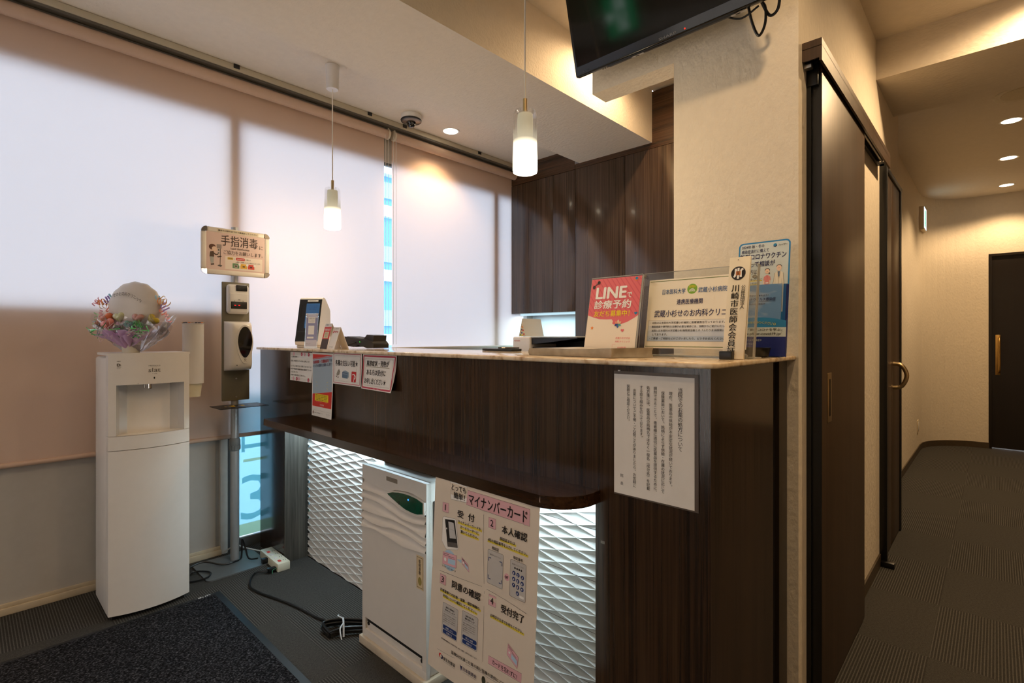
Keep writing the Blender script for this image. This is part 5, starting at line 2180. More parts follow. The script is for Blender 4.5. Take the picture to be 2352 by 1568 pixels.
s = notice(2.163, 0.241, 1.1035, 0.140, paper_w, 0.006, off=0.0012)
rose2 = M('notice_rose', (206, 130, 140), 0.6, vary=0)
s.frame(.022, .045, .965, .955, .0035, rose2)
dotted(s, .06, .10, .92, .89, .0052, .0010, ink_soft)
s.text('各種お支払い可能★', .085, .235, .875, .42, ink, .02)
s.poly([(.17, .58), (.22, .52), (.26, .60), (.23, .70), (.17, .74), (.12, .70)], M('coin_grey', (150, 142, 128), 0.5, vary=0.2, vscale=300), 2)
s.ell(.13, .76, .004, ink_soft, 2)
s.ell(.19, .78, .004, ink_soft, 2)
c_b, c_b2 = M('card_blue', (92, 116, 140), 0.5, vary=0), M('card_blue_light', (140, 160, 176), 0.5, vary=0)
s.poly([(.36, .58), (.45, .55), (.57, .60), (.57, .76), (.36, .76)], c_b2, 2)
s.poly([(.34, .60), (.54, .62), (.54, .80), (.34, .78)], c_b, 3)
s.line([(.36, .655), (.53, .67)], .003, c_b2, 4)
s.rrect(.67, .565, .83, .885, .004, ink_red, 2)
s.line([(.755, .875), (.775, .66), (.79, .655)], .0035, ink_white, 4)
s.line([(.70, .66), (.76, .65), (.81, .70), (.805, .76), (.77, .79)], .0045, ink_white, 4)
o = s.build('paper_notice')
tag(o, 'white notice with thin pink border and payment icons, third from the left', 'notice', 'paper notices taped to the counter front')

s = notice(1.9145, 0.243, 1.100, 0.141, paper_w, 0.028, off=0.0004)
s.frame(.030, .045, .970, .955, .0060, ink_rose)
dotted(s, .085, .125, .915, .885, .0048, .0011, ink_soft)
s.text('風邪症状・発熱が', .13, .17, .80, .33, ink, .025)
s.line([(.11, .355), (.82, .355)], .0016, M('underline_olive', (116, 110, 40), 0.6, vary=0), 2)
s.text('ある方は受付に', .14, .425, .73, .59, ink, .025)
s.text('お申し出ください★', .09, .675, .78, .84, ink, .025)
o = s.build('paper_notice')
tag(o, 'white notice with bold rose border about cold symptoms, rightmost of the four under the worktop', 'notice', 'paper notices taped to the counter front')

# laminated sheet on the right
lam = M('laminate_film', (84, 70, 58), 0.35, vary=0.03)
t = thing('laminated_notice', 'large laminated sheet of vertical writing on the right part of the counter front', 'notice', (XN, 0.6, 0.78))
s = Sheet(0.221, 0.312, plane((XN - 0.0018, 0.7095, 1.0865), (0, -1, 0), (0, 0, -1), (-1, 0, 0)), lam, thick=0.0004)
s.build('laminate_pouch', t)
s = Sheet(0.2105, 0.301, plane((XN - 0.0021, 0.7085, 1.0790), (0, -1, 0), (0, 0, -1), (-1, 0, 0)), paper_w, thick=0.0001)
for tx, u, v0, v1, em in (('当院でのお薬の処方について', .840, .082, .570, .0125), ('現在、医薬品の供給が不安定な状況が続いております。', .728, .116, .868, .0092), ('保険薬局において、銘柄によらず供給・在庫の状況に応じて', .635, .117, .922, .0092),
                         ('調剤できることで、患者様に適切に医薬品を提供するために、', .542, .083, .936, .0092), ('処方箋には、医薬品の銘柄名ではなく一般名（成分名）を記載', .454, .083, .921, .0092), ('する取り組みを行っております。', .365, .084, .520, .0092),
                         ('お薬についてご不明・ご心配ごとがありましたら、お気軽に', .277, .112, .924, .0092), ('医師にご相談ください。', .195, .084, .398, .0092), ('院　長', .108, .830, .928, .0092)):
    s.vtext(tx, u, v0, v1, em, ink, 0.004)
s.build('printed_sheet', t)
b = MB()
b.obox(V((XN - 0.0022, 0.694, 1.0875)), (0.003, 0.006, 0.003), Matrix.Identity(3), white_pl)
b.build('tape_tab', t)


# ------------------------------------------------------------------ things standing on the worktop
ZT = 1.1152
acry = clear('acrylic_clear', (250, 252, 252), gloss=0.35)
acry_edge = clear('acrylic_edge', (236, 240, 240), solid=0.35, gloss=0.6, solid_c=(236, 234, 226))


def tilted(o, hdir, back, height, w_):
    """frame of a panel standing at o (lower left corner), running along hdir, leaning by `back` over its height"""
    h = V(hdir).normalized()
    n = V((h.y, -h.x, 0)) if False else V((0, 0, 1)).cross(h).normalized()
    if n.dot(V((-1, -1, 0))) < 0:
        n = -n
    upv = (V((0, 0, height)) - n * back)
    L_ = upv.length
    u_ = upv.normalized()
    nn_ = h.cross(u_)
    if nn_.dot(n) < 0:
        nn_ = -nn_
    return V(o), h, u_, nn_, L_


# face-recognition card reader
t = thing('card_reader', 'white and black face recognition card reader with blue screen on the worktop', 'card reader', (1.26, 2.68, ZT))
hh, nf = V((0.6, -0.8, 0)), V((-0.8, -0.6, 0))
RB = V((1.2527, 2.683, ZT))


def rd_(a, d, z):
    return RB + hh * a - nf * d + V((0, 0, z))


prof = [(0.004, 0.012), (-0.002, 0.030), (0.052, 0.255), (0.058, 0.266), (0.066, 0.270), (0.085, 0.266), (0.135, 0.215), (0.145, 0.20), (0.148, 0.012)]
b = MB()
n = len(prof)
Wd = 0.064
vs = [rd_(-Wd, d, z) for d, z in prof] + [rd_(Wd, d, z) for d, z in prof]
b.faces(vs, [tuple(range(n)), tuple(range(n, 2 * n))], white_pl)
b.faces(vs, [(k, (k + 1) % n, n + (k + 1) % n, n + k) for k in range(n)], white_pl)
b.build('housing', t)
b = MB()
b.obox(rd_(0, 0.072, 0.006), (0.12, 0.13, 0.012), Matrix((hh, nf, V((0, 0, 1)))).transposed(), white_pl, 0.004)
b.build('foot', t)
o_, h_, u_, n_, L_ = tilted(rd_(-Wd + 0.001, -0.0026, 0.032), hh, 0.054, 0.228, 2 * Wd)
s = Sheet(0.126, L_, plane(o_ + u_ * L_, h_, -u_, n_), black, thick=0.002)
bez = s
s.rrect(0.33, 0.10, 0.93, 0.69, 0.002, M('reader_screen', (52, 92, 140), 0.12, vary=0.02, emit=0.25), 2)
s.text('マイナンバーカードを', 0.44, 0.15, 0.82, 0.17, ink_navy)
s.text('カードリーダーに', 0.46, 0.19, 0.80, 0.21, ink_navy)
s.text('置いてください', 0.48, 0.23, 0.78, 0.25, ink_navy)
s.rrect(0.36, 0.02, 0.84, 0.055, 0.001, ink_white, 2)
s.text('顔認証付き', 0.44, 0.03, 0.74, 0.046, ink_soft)
s.rrect(0.09, 0.14, 0.17, 0.44, 0.003, near_black, 2)
s.rect(0.06, 0.78, 0.94, 1.0, near_black, 1)
s.line([(0.06, 0.775), (0.94, 0.775)], 0.0012, ink_soft, 2)
s.build('front_bezel', t)

# small acrylic card stand in front of the reader (its code panel is left blank)
t = thing('card_stand', 'clear acrylic stand with violet-blue card in front of the card reader', 'card stand', (1.199, 2.521, ZT))
o_, h_, u_, n_, L_ = tilted(V((1.199, 2.521, ZT)) - hh * 0.032, hh, 0.018, 0.176, 0.064)
b = MB()
b.obox(o_ + h_ * 0.032 + u_ * L_ / 2 - n_ * 0.001, (0.066, L_, 0.002), Matrix((h_, u_, n_)).transposed(), acry)
b.build('panel', t)
b = MB()
b.obox(V((1.199, 2.521, ZT + 0.0012)) - nf * 0.02, (0.066, 0.055, 0.0022), Matrix((hh, nf, V((0, 0, 1)))).transposed(), acry_edge)
b.build('foot', t)
vio = M('card_violet', (150, 152, 190), 0.5, vary=0.02)
s = Sheet(0.060, L_ - 0.012, plane(o_ + h_ * 0.002 + u_ * (L_ - 0.004) + n_ * 0.0006, h_, -u_, n_), M('card_pale', (206, 206, 222), 0.5, vary=0), thick=0.0003)
s.rect(0, 0.12, 1, 0.80, vio, 1)
s.rrect(0.18, 0.10, 0.80, 0.28, 0.002, ink_white, 2)
for k in range(3):
    s.text(('WEB問診のご案内', 'スマートフォンから', 'ご入力いただけます')[k], 0.24, 0.125 + 0.05 * k, 0.74, 0.155 + 0.05 * k, ink_soft)
s.rrect(0.22, 0.36, 0.74, 0.63, 0.0015, ink_white, 2)
s.rrect(0.14, 0.70, 0.72, 0.755, 0.002, ink_white, 2)
s.text('クリニック', 0.08, 0.90, 0.45, 0.94, ink_soft)
s.build('printed_card', t)
for q in (0.04, 0.90):
    b = MB()
    b.obox(o_ + h_ * (0.064 * q + 0.002) + u_ * (L_ - 0.006) + n_ * 0.002, (0.010, 0.010, 0.008), Matrix((h_, u_, n_)).transposed(), clear('clip_clear_%d' % int(q * 100), gloss=0.6, solid=0.3), 0.002)
    b.build('clip', t)


def tent(name, label, y0, y1, x0, h, lean, back, front, inner_m, draw):
    t = thing('tent_card', label, 'card', (x0, (y0 + y1) / 2, ZT))
    ap = V((x0 + lean, 0, ZT + h))
    s = Sheet(y0 - y1, math.hypot(lean, h), plane((ap.x, y0, ap.z), (0, -1, 0), (-lean, 0, -h), (-h, 0, lean)), front, thick=0.0006)
    draw(s)
    s.build('front_face', t)
    s = Sheet(y0 - y1, math.hypot(back - lean, h), plane((ap.x, y1, ap.z), (0, 1, 0), (back - lean, 0, -h), (h, 0, back - lean)), inner_m, thick=0.0006)
    s.build('back_face', t)
    return t


redc = M('tent_red', (214, 56, 48), 0.5, vary=0)
darkc = M('tent_dark', (66, 52, 44), 0.5, vary=0.2, vscale=200)


def d_red(s):
    s.rect(0, 0.0, 1, 0.13, paper_w, 1)
    s.text('ご案内', 0.1, 0.03, 0.55, 0.09, ink_soft)
    s.rect(0, 0.13, 1, 0.62, redc, 1)
    s.text('予防接種のお知らせ', 0.10, 0.20, 0.92, 0.29, ink_white, 0.01)
    s.rect(0.18, 0.33, 0.80, 0.58, M('tent_cream', (232, 216, 176), 0.6, vary=0), 2)
    for k in range(3):
        s.text(('受付で', 'おたずね', 'ください')[k], 0.3, 0.36 + 0.07 * k, 0.7, 0.41 + 0.07 * k, ink_brown, 0.01)
    s.rect(0, 0.62, 1, 1.0, darkc, 1)


def d_pay(s):
    s.text('ここで使えます', 0.22, 0.05, 0.80, 0.10, ink_soft)
    s.ell(0.20, 0.22, 0.006, ink_red, 1)
    s.text('P', 0.155, 0.18, 0.235, 0.26, ink_white, 0.01)
    s.text('PayPay', 0.30, 0.17, 0.88, 0.27, ink_red, 0.02)
    s.text('スマホでお支払い', 0.20, 0.88, 0.80, 0.93, ink_soft)


tent('tent_card', 'red and brown folded table card beside the clear card stand', 2.352, 2.285, 1.164, 0.120, 0.030, 0.075, paper_w, paper_w, d_red)
tent('tent_card', 'white folded table card with red lettering beside the card terminal', 2.285, 2.218, 1.166, 0.102, 0.034, 0.075, paper_w, paper_w, d_pay)

# card terminal
t = thing('payment_terminal', 'black card payment terminal with green light lying on the worktop', 'payment terminal', (1.39, 2.35, ZT))
mp_ = lambda px, py: (2.517 - (px - 1003) * 0.000956, 1.1165 + (690 - py) * 0.00050)
pf = [mp_(*q) for q in ((1008, 672), (1010, 625), (1075, 576), (1240, 600), (1275, 600), (1345, 622), (1362, 652), (1360, 688), (1300, 690), (1215, 660), (1170, 682), (1080, 672))]
b = MB()
b.prism(pf, 1.345, 1.430, M('terminal_black', (18, 18, 19), 0.32, vary=0.03), 'X')
b.build('body', t)
b = MB()
pf2 = [mp_(*q) for q in ((1248, 612), (1287, 558), (1352, 566), (1345, 640), (1300, 628))]
b.prism(pf2, 1.352, 1.424, black, 'X')
b.build('printer_cover', t)
b = MB()
pk_ = [mp_(*q) for q in ((1085, 585), (1232, 607), (1228, 596), (1090, 574))]
b.prism(pk_, 1.352, 1.424, soft_black, 'X')
b.build('keypad', t)
b = MB()
b.obox(V((1.3445, mp_(1232, 630)[0], mp_(1232, 630)[1])), (0.001, 0.003, 0.003), Matrix.Identity(3), emis('terminal_green', (60, 255, 60), 3.0))
b.build('status_light', t)
b = MB()
b.tube([(1.342, mp_(1190, 638)[0], mp_(1190, 638)[1]), (1.338, mp_(1110, 660)[0], mp_(1110, 660)[1]), (1.345, mp_(1040, 684)[0], 1.118)], 0.0025, black, 6)
b.build('cable', t)

# multifunction printer on its own cabinet inside the reception
t = thing('printer', 'white and black office printer standing in front of the lit niche', 'printer', (2.85, 2.3, 0))
b = MB()
b.box(2.76, 3.17, 2.02, 2.579, 0.012, 0.96, white_soft, 0.004)
b.build('base_cabinet', t)
b = MB()
b.box(2.75, 3.17, 2.410, 2.579, 0.96, 1.172, white_pl, 0.012, 3)
b.build('left_block', t)
s = Sheet(0.06, 0.014, plane((2.7495, 2.560, 1.150), (0, -1, 0), (0, 0, -1), (-1, 0, 0)), white_pl, base=False)
s.ell(0.10, 0.5, 0.005, ink_red)
s.ell(0.16, 0.5, 0.003, white_pl, 2)
s.text('KYOCERA', 0.26, 0.15, 0.98, 0.85, ink_red, 0.01)
s.build('maker_lettering', t)
b = MB()
b.box(2.78, 3.17, 2.016, 2.410, 0.96, 1.098, black, 0.003)
b.build('engine', t)
b = MB()
b.prism([(2.410, 1.158), (2.010, 1.168), (2.010, 1.160), (2.30, 1.128), (2.410, 1.120)], 2.77, 3.16, black, 'X')
b.build('scanner_underside', t)
b = MB()
b.box(2.76, 3.17, 2.008, 2.410, 1.166, 1.1745, M('scanner_pale', (220, 226, 228), 0.4, vary=0), 0.003)
b.build('scanner_lid', t)
b = MB()
b.box(3.05, 3.16, 2.05, 2.41, 1.098, 1.150, black)
b.build('paper_path', t)
s = Sheet(0.085, 0.014, plane((2.7792, 2.325, 1.094), (0, -1, 0), (0, 0, -1), (-1, 0, 0)), ink_white, thick=0.0004)
s.text('用紙  A4 普通紙', 0.08, 0.25, 0.92, 0.75, ink_soft, 0.01)
s.build('tray_label', t)

# tent calendar on the printer
t = thing('desk_calendar', 'tent calendar with flowered end standing on the white part of the printer', 'calendar', (2.80, 2.42, 1.173))
zb = 1.1748
xa_, xb2 = 2.756, 2.962
ya_, yb_, yc_, zc_ = 2.521, 2.455, 2.488, 1.303
calw = M('calendar_white', (228, 234, 238), 0.5, vary=0)
flm = M('calendar_print', (216, 200, 168), 0.6, vary=0.25, vscale=60)
b = MB()
for (y0_, z0_), (y1_, z1_) in (((ya_, zb), (yc_, zc_)), ((yc_, zc_), (yb_, zb)), ((ya_, zb), (yb_, zb))):
    b.faces([(xa_, y0_, z0_), (xa_, y1_, z1_), (xb2, y1_, z1_), (xb2, y0_, z0_)], [(0, 1, 2, 3)], calw)
b.build('folded_card', t)
s = Sheet(ya_ - yb_, zc_ - zb, plane((xa_ + 0.002, ya_, zc_), (0, -1, 0), (0, 0, -1), (-1, 0, 0)), flm, base=False)
s.poly([(0.02, 1.0), (0.98, 1.0), (0.50, 0.02)], flm, 0)
for cx, cy, c in ((0.42, 0.80, ink_blue), (0.60, 0.66, ink_red), (0.5, 0.48, ink_orange), (0.72, 0.88, ink_red), (0.22, 0.92, ink_olive), (0.50, 0.93, ink_yellow), (0.40, 0.62, ink_soft)):
    s.ell(cx, cy, 0.0065, c, 2)
s.build('flower_print', t)

# black pen tray on the inner edge of the worktop
t = thing('pen_tray', 'flat black tray with pens at the inner edge of the worktop, left of the booklet', 'tray', (1.485, 1.44, ZT))
b = MB()
b.box(1.455, 1.515, 1.37, 1.535, ZT, ZT + 0.006, black, 0.002)
b.box(1.455, 1.515, 1.37, 1.535, ZT + 0.006, ZT + 0.009, black, 0.001)
b.build('tray', t)
for k, (y, m_) in enumerate(((1.41, ink_soft), (1.43, alu), (1.45, black))):
    b = MB()
    b.tube([(1.462, y, ZT + 0.013), (1.51, y - 0.03, ZT + 0.013)], 0.0032, m_, 8, False)
    o = b.build('pen')
    tag(o, ('grey pen lying on the flat black tray, nearest the booklet', 'silver pen lying in the middle of the flat black tray', 'black pen lying on the flat black tray, nearest the window')[k], 'pen', 'pens on the black tray')

# thick booklet
t = thing('booklet', 'thick softcover booklet with slightly lifted cover lying on the worktop edge', 'booklet', (1.27, 0.87, ZT))
A, Bc, Cc, Dd = V((1.205, 1.058, 0)), V((1.191, 0.754, 0)), V((1.319, 0.697, 0)), V((1.333, 1.001, 0))


def bil(a, c):
    return (A * (1 - a) + Bc * a) * (1 - c) + (Dd * (1 - a) + Cc * a) * c


def topz(a, c):
    return 0.0215 + 0.0035 * a + 0.003 * math.sin(PI * a * 2.2 + 0.6) * (0.4 + 0.6 * c)


pgm = M('page_edges', (158, 148, 132), 0.8, vary=0.18, bump=(6, 0.4, (2, 2, 260), 0.002, 2))
cov = M('booklet_cover', (200, 190, 176), 0.35, vary=0.06, vscale=9)
b = MB()
NA = 24
vs, fs = [], []
ring = [(i / NA, 0) for i in range(NA)] + [(1, j / 10) for j in range(10)] + [(1 - i / NA, 1) for i in range(NA)] + [(0, 1 - j / 10) for j in range(10)]
nr = len(ring)
for lev in range(4):
    f = lev / 3
    for a, c in ring:
        p = bil(a, c)
        bulge = 0.004 * math.sin(PI * f)
        cen = bil(0.5, 0.5)
        q = p + (cen - p).normalized() * (-bulge if a < 0.02 or c < 0.02 else bulge)
        vs.append(V((q.x, q.y, ZT + 0.0008 + f * (topz(a, c) - 0.0012))))
for lev in range(3):
    for k in range(nr):
        fs.append((lev * nr + k, lev * nr + (k + 1) % nr, (lev + 1) * nr + (k + 1) % nr, (lev + 1) * nr + k))
b.faces(vs, fs, pgm, True)
b.build('pages', t, 60)
for nm, dz, fz in (('back_cover', 0.0, 0), ('front_cover', 0.0, 1)):
    b = MB()
    b.grid(lambda a, c, fz=fz: V((bil(a, c).x, bil(a, c).y, ZT + (topz(a, c) if fz else 0.0006))), NA, 10, cov)
    b.build(nm, t)

# coral acrylic appointment panel
t = thing('acrylic_stand', 'clear acrylic stand holding the coral appointment leaflet behind the booklet', 'acrylic stand', (1.36, 0.86, ZT))
Hl = 0.243
o_, h_, u_, n_, L_ = tilted(V((1.334, 0.947, ZT)), (0, -1, 0), 0.051, Hl, 0.18)
R_ = Matrix((h_, u_, n_)).transposed()
b = MB()
b.obox(o_ + h_ * 0.0905 + u_ * L_ / 2 - n_ * 0.0012, (0.181, L_, 0.0022), R_, acry)
b.build('panel', t)
b = MB()
b.obox(o_ + h_ * 0.1825 + u_ * L_ / 2 - n_ * 0.001, (0.003, L_, 0.004), R_, acry_edge)
b.obox(o_ + h_ * 0.0905 + u_ * (L_ + 0.001) - n_ * 0.001, (0.181, 0.002, 0.004), R_, acry_edge)
b.box(1.336, 1.40, 0.765, 0.947, ZT, ZT + 0.0025, acry_edge)
b.build('edges', t)
s = Sheet(0.178, L_ - 0.006, plane(o_ + h_ * 0.0015 + u_ * (L_ - 0.003) + n_ * 0.0003, h_, -u_, n_), M('leaflet_cream', (240, 226, 206), 0.5, vary=0), thick=0.0002)
pink_edge = [(0, 0), (1, 0), (1, 0.50), (0.93, 0.535), (0.80, 0.585), (0.66, 0.615), (0.56, 0.615), (0.52, 0.60), (0.53, 0.57), (0.50, 0.545), (0.40, 0.545), (0.25, 0.54), (0.12, 0.515), (0, 0.485)]
s.poly(pink_edge, ink_coral, 1)


def clipstripe(s, c, w_):
    # diagonal stripe lines kept inside the coral field
    P = []
    for k in range(41):
        v = 0.48 * k / 40
        u = c + v * 1.05
        if 0.0 < u < 1.0:
            P.append((u, v))
    if len(P) > 3:
        s.line([P[0], P[-1]], w_, ink_coral2, 2)


for k in range(17):
    clipstripe(s, -0.50 + 0.09 * k, 0.0030)
s.text('LINE', .13, .120, .73, .268, ink_white, .045)
s.text('で', .755, .205, .845, .270, ink_white, .03)
s.text('診療予約', .115, .295, .845, .405, ink_white, .035)
s.text('友だち募集中！', .125, .430, .835, .510, ink_yellow, .02)
# clinic pinwheel, stars and hearts
pin = [M('pin_%d' % k, c, 0.5, vary=0) for k, c in enumerate(((238, 190, 150), (86, 170, 160), (64, 110, 176), (46, 70, 140), (236, 160, 120), (240, 206, 180)))]
for k in range(6):
    a = 2 * PI * k / 6 - 0.5
    cx, cy = .635, .605
    s.poly([(cx, cy), (cx + .05 * math.cos(a - .45), cy + .038 * math.sin(a - .45)), (cx + .075 * math.cos(a), cy + .057 * math.sin(a)), (cx + .05 * math.cos(a + .45), cy + .038 * math.sin(a + .45))], pin[k], 4)


def star(s, cx, cy, r, mat):
    s.poly([(cx + (r if k % 2 == 0 else r * .45) * math.cos(PI * k / 5 - PI / 2) / s.w, cy + (r if k % 2 == 0 else r * .45) * math.sin(PI * k / 5 - PI / 2) / s.h) for k in range(10)], mat, 3)


def heart2(s, cx, cy, r, mat):
    s.poly([(cx + r * 16 * math.sin(a) ** 3 / 17 / s.w, cy - r * (13 * math.cos(a) - 5 * math.cos(2 * a) - 2 * math.cos(3 * a) - math.cos(4 * a)) / 17 / s.h) for a in [2 * PI * k / 20 for k in range(20)]], mat, 3)


star(s, .12, .655, .0065, ink_orange)
heart2(s, .735, .690, .006, ink_coral)
heart2(s, .955, .475, .006, ink_teal)
s.text('武蔵小杉せのお', .62, .775, .90, .800, ink_coral)
s.text('内科クリニック', .62, .820, .90, .845, ink_coral)
s.text('ID検索', .68, .895, .84, .920, ink_coral)
s.line([(.57, .905), (.57, .865), (.63, .865)], .0006, ink_coral)
# printed sunglasses and shell in the corners
s.line([(.04, .115), (.18, .035)], .003, ink_brown, 4)
s.ell(.065, .110, .0055, ink_brown, 4, ry=.006)
s.ell(.155, .050, .0055, ink_brown, 4, ry=.006)
s.ell(.90, .035, .006, ink_orange, 4)
s.ell(.905, .030, .0045, ink_teal, 5)
s.build('leaflet', t)

# white partnership notice in a wide acrylic frame
t = thing('acrylic_stand', 'wide clear acrylic stand with the white partnership notice behind the name plate', 'acrylic stand', (1.42, 0.63, ZT))
o_, h_, u_, n_, L_ = tilted(V((1.408, 0.797, ZT)), (0, -1, 0), 0.044, 0.252, 0.337)
R_ = Matrix((h_, u_, n_)).transposed()
b = MB()
b.obox(o_ + h_ * 0.1685 + u_ * L_ / 2 - n_ * 0.0015, (0.337, L_, 0.003), R_, acry)
b.build('panel', t)
b = MB()
b.obox(o_ + h_ * 0.3365 + u_ * L_ / 2 - n_ * 0.003, (0.003, L_, 0.012), R_, acry_edge)
b.obox(o_ + h_ * 0.1685 + u_ * (L_ + 0.0005) - n_ * 0.0015, (0.337, 0.001, 0.004), R_, acry_edge)
b.box(1.412, 1.47, 0.46, 0.797, ZT, ZT + 0.003, acry_edge)
b.build('edges', t)
s = Sheet(0.297, 0.210, plane(o_ + h_ * 0.020 + u_ * (L_ - 0.022) + n_ * 0.0004, h_, -u_, n_), M('notice_cream', (240, 232, 214), 0.6, vary=0), thick=0.0003)
s.line([(.01, .025), (.99, .025)], .0016, ink_green)
s.line([(.01, .975), (.99, .975)], .0016, ink_green)
s.text('日本医科大学', .155, .150, .395, .225, ink_blue, .012)
s.ell(.463, .165, .0150, ink_olive, 1)
s.text('NMSH', .432, .115, .494, .150, ink_yellow)
for r_ in (.0085, .0058, .0030):
    P = [(.463 + r_ * math.cos(a) / s.w, .225 - .0 + r_ * math.sin(a) / s.h - .02) for a in [PI + PI * k / 10 for k in range(11)]]
    s.line(P, .0014, ink_white, 3)
s.text('武蔵小杉病院', .525, .150, .80, .225, ink_blue, .012)
s.text('連携医療機関', .315, .305, .575, .380, ink_navy, .018)
s.text('武蔵小杉せのお内科クリニック', .085, .455, .935, .555, ink_navy, .018)
for k in range(4):
    s.rect(.025, .60 + .075 * k, .975, .60 + .075 * (k + 1), M('box_blue_%d' % k, ((232, 230, 226), (216, 220, 226), (198, 208, 222), (180, 196, 218))[k], 0.6, vary=0), 1)
s.frame(.025, .60, .975, .90, .0004, ink_soft)
for k, (tx, x0, x1) in enumerate((('・当院は日本医科大学武蔵小杉病院と医療連携を行っております。', .05, .80), ('・精密検査や専門的な治療が必要な場合には、当院からご紹介いたします。', .05, .86), ('・当院と日本医科大学武蔵小杉病院担当医との『ふたり主治医制』を推奨', .05, .88), ('しております。', .08, .24), ('・ご要望・ご相談などがございましたら、どうぞお伝えください。', .05, .82))):
    s.text(tx, x0, .620 + .056 * k, x1, .652 + .056 * k, ink, .008)
s.build('printed_notice', t)
for q, z_ in ((0.004, 0.97), (0.33, 0.86), (0.30, 0.06)):
    b = MB()
    b.lathe([(0.005, 0.0), (0.0055, -0.004), (0.0025, -0.009), (0.004, -0.014), (0, -0.014)], tuple(o_ + h_ * q + u_ * (L_ * z_)), clear('screw_clear_%d' % int(q * 1000), gloss=0.8, solid=0.25, solid_c=(150, 140, 124)), 14, 'X')
    b.build('clear_knob', t)

# wooden membership plate in its block
t = thing('name_plate', 'white upright membership plate with black vertical writing and round crest', 'name plate', (1.335, 0.485, ZT))
plw = M('plate_ivory', (232, 222, 198), 0.4, vary=0.02)
o_, h_, u_, n_, L_ = tilted(V((1.332, 0.5125, ZT + 0.002)), (0, -1, 0), 0.055, 0.264, 0.053)
R_ = Matrix((h_, u_, n_)).transposed()
b = MB()
b.obox(o_ + h_ * 0.0265 + u_ * L_ / 2 - n_ * 0.004, (0.053, L_, 0.008), R_, plw, 0.001)
board = b.build('board', t)
s = Sheet(0.053, L_, plane(o_ + u_ * L_ + n_ * 0.0002, h_, -u_, n_), plw, base=False)
s.vtext('川崎市医師会会員証', .40, .275, .965, .0208, ink, .022)
s.vtext('公益社団法人', .765, .285, .520, .0115, ink, .012)
s.ell(.47, .165, .0185, ink_soft, 1, seg=36)
s.ell(.47, .165, .0178, ink, 2, seg=36)
s.line([(.34, .118), (.35, .165), (.31, .195), (.26, .200)], .0052, ink_white, 3)
s.line([(.47, .112), (.47, .222)], .0052, ink_white, 3)
s.line([(.70, .125), (.62, .128), (.58, .150), (.60, .205)], .0052, ink_white, 3)
s.poly([(.36, .145), (.58, .145), (.58, .186), (.36, .186)], M('crest_orange', (206, 118, 40), 0.5, vary=0), 4)
s.text('医', .40, .148, .54, .183, ink, .0, 5)
s.ell(.42, .030, .0012, ink_brown, 2)
s.build('lettering', board)
b = MB()
b.obox(V((1.330, 0.4985, ZT + 0.0105)), (0.026, 0.032, 0.021), Matrix.Identity(3), black, 0.002)
b.build('block', t)

# blue leaflet holder against the wall
t = thing('leaflet_holder', 'blue cardboard vaccine leaflet holder standing against the wall end', 'leaflet holder', (1.60, 0.50, ZT))
o_, h_, u_, n_, L_ = tilted(V((1.585, 0.574, ZT)), (0, -1, 0), 0.045, 0.341, 0.144)
lbw = M('holder_blue', (44, 132, 190), 0.4, vary=0)
pale = M('holder_pale', (206, 216, 216), 0.5, vary=0)
s = Sheet(0.144, L_, plane(o_ + u_ * L_, h_, -u_, n_), M('holder_deep', (24, 52, 128), 0.35, vary=0), thick=0.0012, base=False)
rr = s.rrect(0, 0, 1, 1, .012, lbw, 0)
s.rrect(0, 0, 1, 1, .012, lbw, -6)
s.rrect(.03, .013, .972, .62, .009, pale, 1)
s.text('2024年 秋・冬の', .065, .023, .505, .053, ink_navy, .012)
s.text('感染症流行に備えて', .062, .064, .600, .096, ink_navy, .012)
s.ell(.715, .043, .0050, ink_teal, 2)
s.line([(.685, .050), (.715, .058), (.745, .046)], .0026, ink_navy, 3)
s.text('ファイザー', .775, .036, .940, .055, ink, .01)
s.text('新型コロナワクチン', .035, .103, .930, .155, ink_navy, .022)
s.text('に関して相談が', .035, .171, .725, .221, ink_navy, .022)
s.text('できる方は', .035, .242, .385, .287, ink_navy, .022)
for tx, y0_, x1_ in (('受付スタッフに', .322, .49), ('お申し出ください。', .357, .445)):
    s.rect(.06, y0_ + .018, x1_, y0_ + .026, ink_yellow, 2)
    s.text(tx, .065, y0_, x1_, y0_ + .022, ink, .01)
# nurse and doctor, line drawings
pkc, suit = M('uniform_pink', (222, 140, 138), 0.6, vary=0), M('coat_white', (236, 228, 210), 0.6, vary=0)
s.ell(.585, .268, .0062, ink_skin, 4, ry=.0075)
s.ell(.585, .258, .0068, ink, 3, ry=.0060)
s.poly([(.615, .262), (.640, .29), (.615, .292)], ink, 3)
s.poly([(.525, .315), (.565, .302), (.605, .302), (.645, .315), (.655, .345), (.625, .347), (.625, .385), (.54, .385), (.54, .347), (.515, .345)], pkc, 3)
s.rect(.515, .346, .535, .385, ink_skin, 3)
s.rect(.63, .346, .648, .385, ink_skin, 3)
s.rect(.56, .365, .615, .373, ink_white, 5)
s.line([(.575, .303), (.59, .345), (.60, .303)], .0006, ink_rose, 5)
s.ell(.805, .245, .0068, ink_skin, 4, ry=.0085)
s.ell(.805, .231, .0072, ink_soft, 3, ry=.0055)
s.poly([(.73, .288), (.775, .272), (.835, .272), (.885, .288), (.905, .385), (.875, .387), (.865, .32), (.86, .387), (.745, .387), (.745, .32), (.735, .387), (.70, .387)], suit, 3)
s.line([(.73, .288), (.70, .387)], .0006, ink_soft, 4)
s.line([(.885, .288), (.905, .385)], .0006, ink_soft, 4)
s.poly([(.79, .275), (.82, .275), (.815, .315), (.805, .325), (.797, .315)], M('tie_blue', (58, 92, 128), 0.5, vary=0), 5)
s.line([(.775, .272), (.802, .335), (.802, .385)], .0005, ink_soft, 5)
s.line([(.835, .272), (.81, .335)], .0005, ink_soft, 5)
